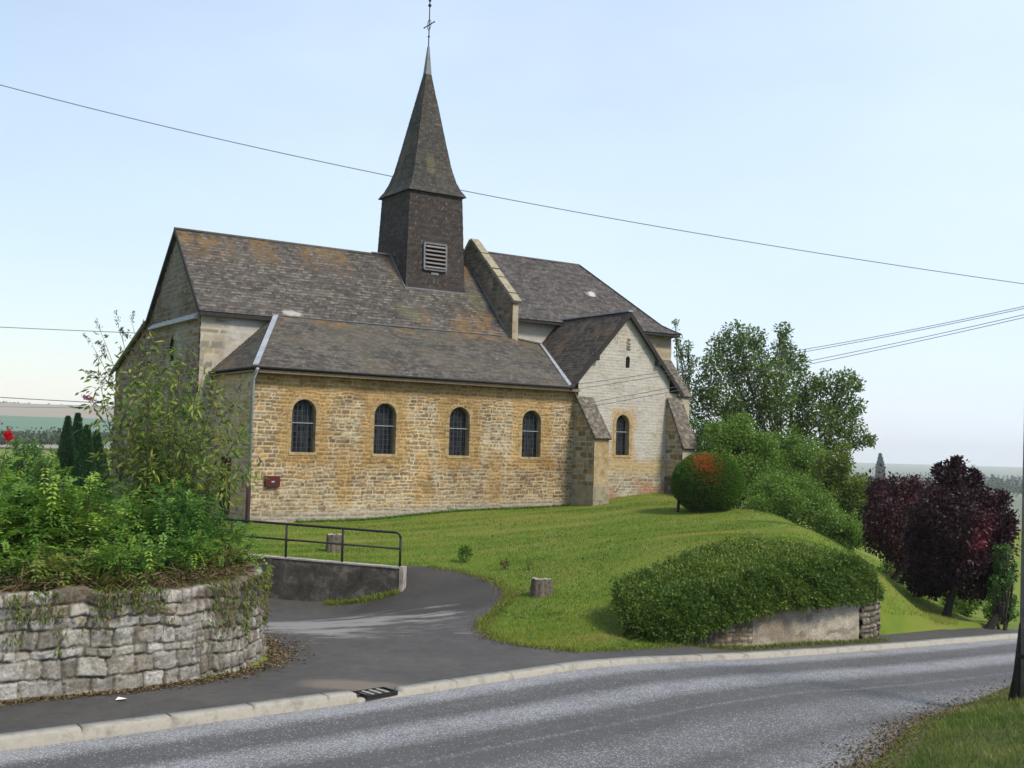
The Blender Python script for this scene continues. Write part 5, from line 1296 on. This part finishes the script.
# rose
rp = G(4, 15.0); rr = empty('rose_bush', rp, 0, 'thin rose stem with one red bloom at the left edge', 'rose')
e = atY(8, 441, 15.0) - np.array(rp); q = bez((-.15, 0, -.05), e, (-.12, 0, .1), 9); b = MB(); b.tube(q, np.linspace(.012, .006, 9), 6); b.build('stem', M_STEM, rr, True)
dd_ = rdir(90, .1); PP_ = e + dd_ * np.array([.045, .045, .06]) * rng.uniform(.4, 1, (90, 1)) + (0, 0, .05)
leaves('flower', PP_, dd_ * .5 + rng.normal(0, .3, (90, 3)) + (0, 0, .9), .055, .06, rng.random(90), L_PETAL, rr, dd_, -.15, -.1)
n = 60; t = rng.uniform(.2, .95, n); pp = np.array([q[min(int(x * 8), 7)] for x in t]) + rng.normal(0, .05, (n, 3)); leaves('foliage', pp, rng.normal(size=(n, 3)), .06, .04, np.clip(rng.normal(.4, .2, n), 0, 1), L_SHRUB, rr)
# conifers and bushes beyond the garden
def conifer(px, pyt, Y, rw, label):
    t = atY(px, pyt, Y); g0 = gz(t[0], t[1]); h = t[2] - g0; root = empty('cypress', (t[0], t[1], g0), 0, label, 'conifer', 'narrow conifers beyond the garden')
    b = MB(); b.tube([(0, 0, -.1), (0, 0, h * .9)], [.06, .01], 6); b.build('trunk', M_BARKD, root)
    n = 6500; z = rng.random(n) ** .8; a = rng.uniform(0, 6.283, n); prof = np.interp(z, [0, .12, .45, .8, 1], [.7, 1, .8, .36, .02])
    lob = .8 + .35 * fbm(a * 1.6 + px, z * 9, 3); r_ = rw * prof * lob * rng.uniform(.65, 1, n)
    P = np.c_[np.cos(a) * r_, np.sin(a) * r_, z * h]; D = np.c_[np.cos(a) * .45, np.sin(a) * .45, np.full(n, 1.0)] + rng.normal(0, .25, (n, 3))
    leaves('foliage', P, D, .13, .035, np.clip(rng.normal(.45, .2, n), 0, 1), L_CONI, root)
for a in ((68, 419, 34, .42, 'leftmost of the dark narrow conifers, rising pointed above the garden'), (78, 416, 34.6, .46, 'tallest dark narrow conifer left of the church front'), (87, 428, 33.4, .45, 'shorter dark conifer, second from the church front'), (97, 434, 36, .6, 'blunt dark conifer right beside the church front edge')): conifer(*a)
shrub('garden_bush', 28, 470, 30, 30, 36, L_SHRUBD, 'grey green bush in the distance left of the conifers', 16, 520, .10, .05)
shrub('garden_bush', 50, 478, 27, 22, 32, L_SHRUBD, 'dark bush in front of the conifers', 12, 480, .08, .04)
shrub('garden_bush', 6, 480, 25, 26, 30, L_SHRUB, 'leafy bush behind the red rose', 12, 480, .08, .04)

# small things on the lawn
def stump(px, py, z, r, h, label):
    p = at(px, py, z); g0 = gz(p[0], p[1]); root = empty('tree_stump', (p[0], p[1], g0 - .03), 0, label, 'tree stump', 'tree stumps on the lawn')
    n = 40; V = []; Fs = []; zs = [0, h * .3, h * .7, h]
    for i, zz in enumerate(zs):
        for k in range(n):
            a = 6.283 * k / n; rr_ = r * (1.12 - .14 * i / 3 + .09 * math.sin(a * 3 + 1) + .06 * math.sin(a * 11) ); V.append((rr_ * math.cos(a), rr_ * math.sin(a), zz + (rng.normal(0, .012) if i == 3 else 0)))
    for i in range(3):
        for k in range(n): k2 = (k + 1) % n; Fs.append((i * n + k, i * n + k2, (i + 1) * n + k2, (i + 1) * n + k))
    b = MB(); b.add(V, Fs); b.build('trunk', M_STUMP, root)
    b = MB(); b.add([v for v in V[-n:]] + [(0, 0, h - .015)], [(k, (k + 1) % n, n) for k in range(n)]); b.build('cut_face', m_noise('cut_wood', (.2, .17, .13), (.34, .30, .24), 8), root)
stump(541, 591, .42, .20, .34, 'short grey tree stump on the lawn near the driveway')
stump(334, 551, .58, .20, .46, 'wide weathered tree stump standing behind the railing')
def tuft(px, py, z, h, w_, label, leaf=L_YEW, n=420, name='young_shrub'):
    p = at(px, py, z); g0 = gz(p[0], p[1]); root = empty(name, (p[0], p[1], g0), 0, label, 'small plant')
    b = MB(); 
    for k in range(4): b.tube([(0, 0, -.02), (rng.normal(0, w_ * .4), rng.normal(0, w_ * .4), h * .8)], [.012, .004], 5)
    b.build('stems', M_STEM, root)
    d = rdir(n); P = d * (rng.random(n) ** .4)[:, None] * (w_, w_, h * .5) + (0, 0, h * .55); leaves('foliage', P, d + (0, 0, .8), .07, .022, np.clip(rng.normal(.5, .2, n), 0, 1), leaf, root)
tuft(465, 559, .58, .40, .16, 'small dark green shrub planted on the lawn by the path')
tuft(505, 566, .55, .24, .09, 'tiny brownish sapling on the lawn right of the young shrub', L_DRY, 90, 'sapling')
tuft(529, 568, .55, .20, .08, 'thin twiggy sapling above the short stump', L_OLIVE, 70, 'sapling')
# fallen scrap of paper at the wall foot
p = at(121, 702, .07); b = MB(); b.add([(-.06, -.03, .012), (.07, -.02, .03), (.06, .05, .014), (-.05, .04, .035)], [(0, 1, 2, 3)]); o = b.build('paper_scrap', m_noise('paper', (.7, .62, .58), (.8, .74, .7), 8)); o.location = (p[0], p[1], fD(np.array([p[0]]), np.array([p[1]]))[0] + .01); tag(o, 'crumpled pale scrap of paper at the foot of the garden wall', 'litter')

# utility pole and its brace
pb = at(1028, 686, .30); pb[2] = gz(pb[0], pb[1])
po = empty('utility_pole', pb, 0, 'dark weathered wooden utility pole cut by the right edge', 'utility pole')
b = MB(); b.tube([(0, 0, -.3), (.045, 0, 3), (.14, 0, 9.2)], [.125, .115, .09], 14); b.build('pole', M_POLE, po, True)
b = MB(); b.tube([(-.20, .05, -.2), (-.12, .03, .35), (-.08, .02, 1.0)], [.075, .06, .03], 8); b.build('stub', M_BARKD, po, True)
b = MB()
b.lathe([(.14, .55), (.14, .60)], (0, 0, 0), 14); b.build('steel_band', M_IRON, po)

# overhead cables
def cable(pts3, r, label):
    P = np.array(pts3); t = np.linspace(0, 1, 40); a, m, c = P
    q = np.outer((1 - t) * (1 - 2 * t), a) + np.outer(4 * t * (1 - t), m) + np.outer(t * (2 * t - 1), c)
    o0 = q[0]; b = MB(); b.tube(q - o0, r, 6); o = b.build('overhead_cable', M_WIRE); o.location = o0; tag(o, label, 'cable', 'overhead cables'); return o
def c3(p0, p1, p2, Y0, Y2, r, label):
    cable([atY(*p0, Y0), atY(*p1, (Y0 + Y2) / 2), atY(*p2, Y2)], r, label)
c3((-90, 60), (496, 197), (1120, 297), 50, 64, .022, 'long thin cable running past the spire across the whole sky')
c3((-90, 322), (20, 328), (190, 335), 60, 64, .022, 'upper cable at left running behind the church front')
c3((-90, 391), (20, 398.5), (190, 407), 60, 64, .026, 'lower thicker cable at left above the fields')
c3((-90, 406), (20, 407), (190, 410), 62, 66, .014, 'faint lowest cable at left crossing the fields')
for (w0, w2, lab) in (((579, 384), (1130, 281), 'topmost of the four cables from the chapel eaves'), ((570, 390), (1130, 284), 'second cable from the top, starting at the chapel corner'), ((548, 410), (1130, 289), 'third cable from the top, starting on the aisle wall'), ((540, 416), (1130, 292), 'lowest of the four cables fixed to the aisle wall')):
    y1 = {384: 340.5, 390: 343.5, 410: 355, 416: 359}[w0[1]]
    x1 = (w0[0] + w2[0]) / 2
    d0 = ray(*w0); o_ = np.array([8.04, -34.961, H - .658])
    ry = -d0[0] * math.sin(YAW) + d0[1] * math.cos(YAW); oy = -o_[0] * math.sin(YAW) + o_[1] * math.cos(YAW)
    Yc = d0[1] * ((-.12 if w0[0] < 565 else -.30) - oy) / ry
    c3(w0, (x1, y1), w2, Yc, 30, .010, lab)

# far trees
def poplar(px, pyb, pyt, Y, label, wpx=4):
    b0 = atY(px, pyb, Y); h = (pyb - pyt) / F * Y; root = empty('poplar_tree', b0, 0, label, 'tree')
    n = 2500; z = rng.random(n); a = rng.uniform(0, 6.283, n); r_ = wpx / F * Y * np.interp(z, [0, .2, .6, 1], [.6, 1, .85, .1]) * rng.uniform(.5, 1, n)
    b = MB(); b.tube([(0, 0, -3), (0, 0, h * .9)], [.5, .1], 6); b.build('trunk', M_BARKD, root)
    leaves('crown', np.c_[np.cos(a) * r_, np.sin(a) * r_, z * h], np.c_[rng.normal(0, .3, (n, 2)), np.ones(n)], 1.3, .6, rng.random(n), L_FARW, root)
poplar(880, 486, 455, 620, 'hazy narrow poplar standing alone on the far plain', 5)
def wood(name, pts, label):
    P = []; T = []
    for (px, py, Y, w_, h_, n) in pts:
        c = atY(px, py, Y); X = rng.normal(0, 1, (n, 3)) * np.array([w_ / F * Y * .5, 12, h_ / F * Y * .35]); X[:, 2] = np.abs(X[:, 2]) * 1.0
        P.append(c + X); T.append(rng.random(n))
    P = np.concatenate(P); n = len(P)
    o = leaves(name, P, rng.normal(size=(n, 3)), np.repeat([p[2] / 330 for p in pts], [p[5] for p in pts]), np.repeat([p[2] / 450 for p in pts], [p[5] for p in pts]), np.concatenate(T), L_FARW, None); tag(o, label, 'woodland', kind='stuff')
wood('far_wood', [(855, 489, 480, 20, 12, 700), (868, 488, 500, 14, 11, 500), (925, 487, 900, 60, 10, 900), (985, 488, 800, 60, 14, 900), (1012, 492, 700, 30, 14, 600), (900, 480, 1900, 120, 5, 700), (980, 481, 1700, 120, 5, 700), (890, 492, 600, 60, 10, 700), (940, 494, 560, 60, 10, 700)], 'hazy woods and hedges far off on the plain at right')
def crest():
    pts = []
    for px in range(-40, 112, 3):
        y = np.interp(px, [-40, 0, 30, 50, 70, 90, 112], [404, 405.5, 407, 409, 410.5, 412.5, 414]); pts.append((px, y + rng.normal(.5, .4), 1560, rng.uniform(4, 9), rng.uniform(1.5, 4), 45))
    pts += [(97, 413, 1300, 18, 11, 260)]
    wood('hilltop_trees', pts, 'thin line of trees along the hilltop at far left')
crest()
wood('valley_hedge', [(px, 441 + rng.normal(0, 1.5), 300, 14, rng.uniform(6, 14), 500) for px in range(-30, 112, 8)], 'soft hedges and trees in the valley beyond the garden')

# ------------------------------------------------------------------ grass and litter
def blades(name, X, Y, hgt, wid, tint, m, label):
    n = len(X); z, kd = height(X, Y, True); ok = (kd != 5) & (kd != 2)
    P = np.c_[X, Y, z][ok]; n = len(P); a = rng.uniform(0, 6.283, n); hgt = np.broadcast_to(hgt, len(X))[ok]; tint = np.broadcast_to(tint, len(X))[ok]
    s = np.c_[np.cos(a), np.sin(a), np.zeros(n)] * wid * .5; tip = P + np.c_[rng.normal(0, .45, (n, 2)) * hgt[:, None], hgt]
    V = np.stack([P - s - (0, 0, .01), P + s - (0, 0, .01), tip], 1).reshape(-1, 3); T = np.arange(n * 3).reshape(-1, 3)
    o = np_mesh(name, V, T, m, None, False, None, np.repeat(tint, 3)); tag(o, label, 'grass', kind='stuff')
n = 420000; u = rng.random(n); Yg = 17.4 + (44 - 17.4) * u ** 1.35; Xg = rng.uniform(-.28, .40, n) * Yg
chk = np.array([-math.sin(YAW), math.cos(YAW)]); xc = (Xg - CO[0]) * math.cos(YAW) + (Yg - CO[1]) * math.sin(YAW); yc = -(Xg - CO[0]) * math.sin(YAW) + (Yg - CO[1]) * math.cos(YAW)
ok = ~((xc > -.3) & (yc > -.02)); d_, _q = near_poly(np.c_[Xg, Yg], K, False); ok &= (d_ > .3) & (((np.c_[Xg, Yg] - _q) @ NRM) < 0)
Xg, Yg = Xg[ok], Yg[ok]
mow = fbm(xc[ok] * .25, yc[ok] * 1.5, 301); big = fbm(Xg * .5, Yg * .5, 303)
stripe = np.sin(yc[ok] * 4.2 + xc[ok] * .25 + 3 * fbm(Xg * .35, Yg * .35, 309))
tg = np.clip(.30 + .13 * stripe + 1.7 * (mow - .45) + .9 * (big - .48) + rng.normal(0, .12, len(Xg)), 0, 1)
blades('lawn_grass', Xg, Yg, rng.uniform(.02, .055, len(Xg)) * (.6 + .8 * fbm(Xg * 1.3, Yg * 1.3, 313)), .014, tg, L_GRASS, 'short mown lawn grass round the church')
n = 150000; s_ = rng.uniform(-7, 22, n); off = rw(s_) + .02 + rng.random(n) ** 1.3 * 6.0
i = np.interp(s_, tt(K[:, 0], K[:, 1]), np.arange(len(K))); Q = offs(K, 0); T_ = np.gradient(K, axis=0); T_ /= np.linalg.norm(T_, axis=1)[:, None]
bx = np.interp(i, np.arange(len(K)), K[:, 0]) + np.interp(i, np.arange(len(K)), T_[:, 1]) * off; by = np.interp(i, np.arange(len(K)), K[:, 1]) - np.interp(i, np.arange(len(K)), T_[:, 0]) * off
ok = (by > 6.5) & (bx > 1.5); bx, by, off = bx[ok], by[ok], off[ok]
dry = fbm(bx * 1.6, by * 1.6, 305)
kk = (off - rw(s_[ok]) > .25 + .5 * fbm(bx * 1.2, by * 1.2, 307)) | (rng.random(len(bx)) < .25); bx, by, dry = bx[kk], by[kk], dry[kk]
blades('bank_grass', bx, by, rng.uniform(.025, .085, len(bx)) * (.6 + .8 * fbm(bx * 2, by * 2, 311)), .010, np.clip(.33 + 1.5 * (dry - .45) + rng.normal(0, .15, len(bx)), 0, 1), L_DGRASS, 'rough half dry grass on the near bank by the pole')
n = 5000; Yw = rng.uniform(18.5, 36, n); Xw = rng.uniform(-.1, .25, n) * Yw
kw = (fbm(Xw * 1.4, Yw * 1.4, 331) > .56); Xw, Yw = Xw[kw], Yw[kw]; xw = (Xw - CO[0]) * math.cos(YAW) + (Yw - CO[1]) * math.sin(YAW); yw = -(Xw - CO[0]) * math.sin(YAW) + (Yw - CO[1]) * math.cos(YAW)
kw = ~((xw > -.3) & (yw > -.1)); Xw, Yw = Xw[kw], Yw[kw]; zw, kw_ = height(Xw, Yw, True); kw = kw_ == 0; n = kw.sum()
o = leaves('lawn_weeds', np.c_[Xw, Yw, zw + .02][kw], np.c_[rng.normal(size=(n, 2)), rng.uniform(.1, .7, n)], rng.uniform(.05, .12, n), rng.uniform(.03, .06, n), np.clip(rng.normal(.45, .25, n), 0, 1), L_SHRUBD, None, np.tile((0, 0, 1.), (n, 1))); tag(o, 'broad leaved weeds growing in patches through the lawn', 'weeds', kind='stuff')
# leaf litter at the foot of the walls
n = 5000; L = np.r_[0, np.cumsum(np.linalg.norm(np.diff(WALLB, axis=0), axis=1))]; s = rng.uniform(14, 23.2, n) ** 1.0
X = np.c_[np.interp(s, L, WALLB[:, 0]), np.interp(s, L, WALLB[:, 1])]; T_ = np.c_[np.gradient(WALLB[:, 0]), np.gradient(WALLB[:, 1])]; T_ /= np.linalg.norm(T_, axis=1)[:, None]
Nn = np.c_[np.interp(s, L, T_[:, 1]), -np.interp(s, L, T_[:, 0])]; wdt = np.interp(s, [14, 17, 19.5, 21, 23], [.12, .2, .35, .65, .5])
X = X + Nn * (np.abs(rng.normal(0, 1, n)) * wdt * .5 + .03)[:, None]; z = fD(X[:, 0], X[:, 1]) + .012
o = leaves('leaf_litter', np.c_[X, z], np.c_[rng.normal(size=(n, 2)), rng.normal(.1, .15, n)], rng.uniform(.03, .08, n), rng.uniform(.015, .04, n), np.clip(rng.normal(.5, .25, n), 0, 1), L_DRY, None, np.tile((0, 0, 1.), (n, 1)) + rng.normal(0, .3, (n, 3))); tag(o, 'fallen brown leaves gathered at the foot of the garden wall', 'leaf litter', kind='stuff')

def fringe(name, pts, w_, n, L0, m, label, up=.8, wid=.012, off=0.0):
    P_ = np.array(pts, float); L = np.r_[0, np.cumsum(np.linalg.norm(np.diff(P_, axis=0), axis=1))]; s = rng.uniform(0, L[-1], n)
    X = np.c_[np.interp(s, L, P_[:, 0]), np.interp(s, L, P_[:, 1])]; T_ = np.c_[np.gradient(P_[:, 0]), np.gradient(P_[:, 1])]; T_ /= np.linalg.norm(T_, axis=1)[:, None]
    Nn = np.c_[np.interp(s, L, T_[:, 1]), -np.interp(s, L, T_[:, 0])]
    k = .35 + 1.3 * fbm(s * 1.7, s * 0, 77)
    X = X + Nn * (rng.normal(0, .5, n) * w_ * k + off)[:, None]; z = height(X[:, 0], X[:, 1], True)[0]
    D = np.c_[rng.normal(0, .6, (n, 2)), np.full(n, up)]
    o = leaves(name, np.c_[X, z - .01], D, L0 * rng.uniform(.4, 1.2, n), wid, np.clip(rng.normal(.5, .25, n), 0, 1), m, None); tag(o, label, 'plants', kind='stuff')
fringe('dry_verge', [p[:2] for p in LEDGE[1:13]], .22, 7000, .06, L_DRY, 'tan dry grass along the edge of the asphalt path', .5)
fringe('verge_grass', [p[:2] for p in LEDGE[1:]], .12, 5000, .08, L_GRASS, 'ragged green grass fringe beside the driveway', .9)
fringe('wall_weeds', [tuple(ch(x, -.10)[:2]) for x in np.linspace(1.5, 12.2, 20)] , .10, 5200, .12, L_SHRUBD, 'dark weeds along the foot of the church wall', 1.0, .025)
fringe('ramp_grass', [tuple(WR + wnrm * .08), tuple(WR - wd * 1.0 + wnrm * .10), tuple(WR - wd * 1.7 + wnrm * .07)], .10, 1500, .14, L_GRASS, 'grass tufts at the foot of the low concrete wall', .9)
fringe('hedge_wall_grass', [(2.6, 19.3), (4.4, 20.35), (5.6, 21.3), (7.0, 22.35), (7.7, 22.95)], .16, 4500, .09, L_DGRASS, 'thin grass at the foot of the wall under the hedge', .8)
_be = offs(K, 0); _bt = tt(K[:, 0], K[:, 1]); _mk = (_bt > -6) & (_bt < 9)
_bp = K[_mk] + NRM * (rw(_bt[_mk]) + .05)[:, None]
fringe('road_edge_litter', [tuple(p) for p in _bp], .45, 14000, .05, L_DRY, 'brown earth and dead grass along the near road edge', .25, .02)
fringe('garden_moss', [(-4.3, 15.2), (-3.95, 15.75), (-3.78, 16.4), (-3.9, 17.2)], .2, 2600, .10, L_DGRASS, 'mossy grass on the rounded end of the garden wall', .8, .012, .0)
# ------------------------------------------------------------------ haze
HZ = 3200
b = MB(); b.box((-HZ, -200, -60), (HZ, 5000, 60)); hzo = b.build('haze', None)
hm = bpy.data.materials.new('haze'); hm.use_nodes = True; nt = hm.node_tree; nt.nodes.clear()
vo = node(nt, 'ShaderNodeVolumePrincipled'); vo.inputs['Color'].default_value = (.93, .96, 1, 1); vo.inputs['Density'].default_value = .00022; vo.inputs['Anisotropy'].default_value = .1
oo = node(nt, 'ShaderNodeOutputMaterial'); nt.links.new(vo.outputs[0], oo.inputs['Volume']); hzo.data.materials.append(hm); tag(hzo, kind='stuff')
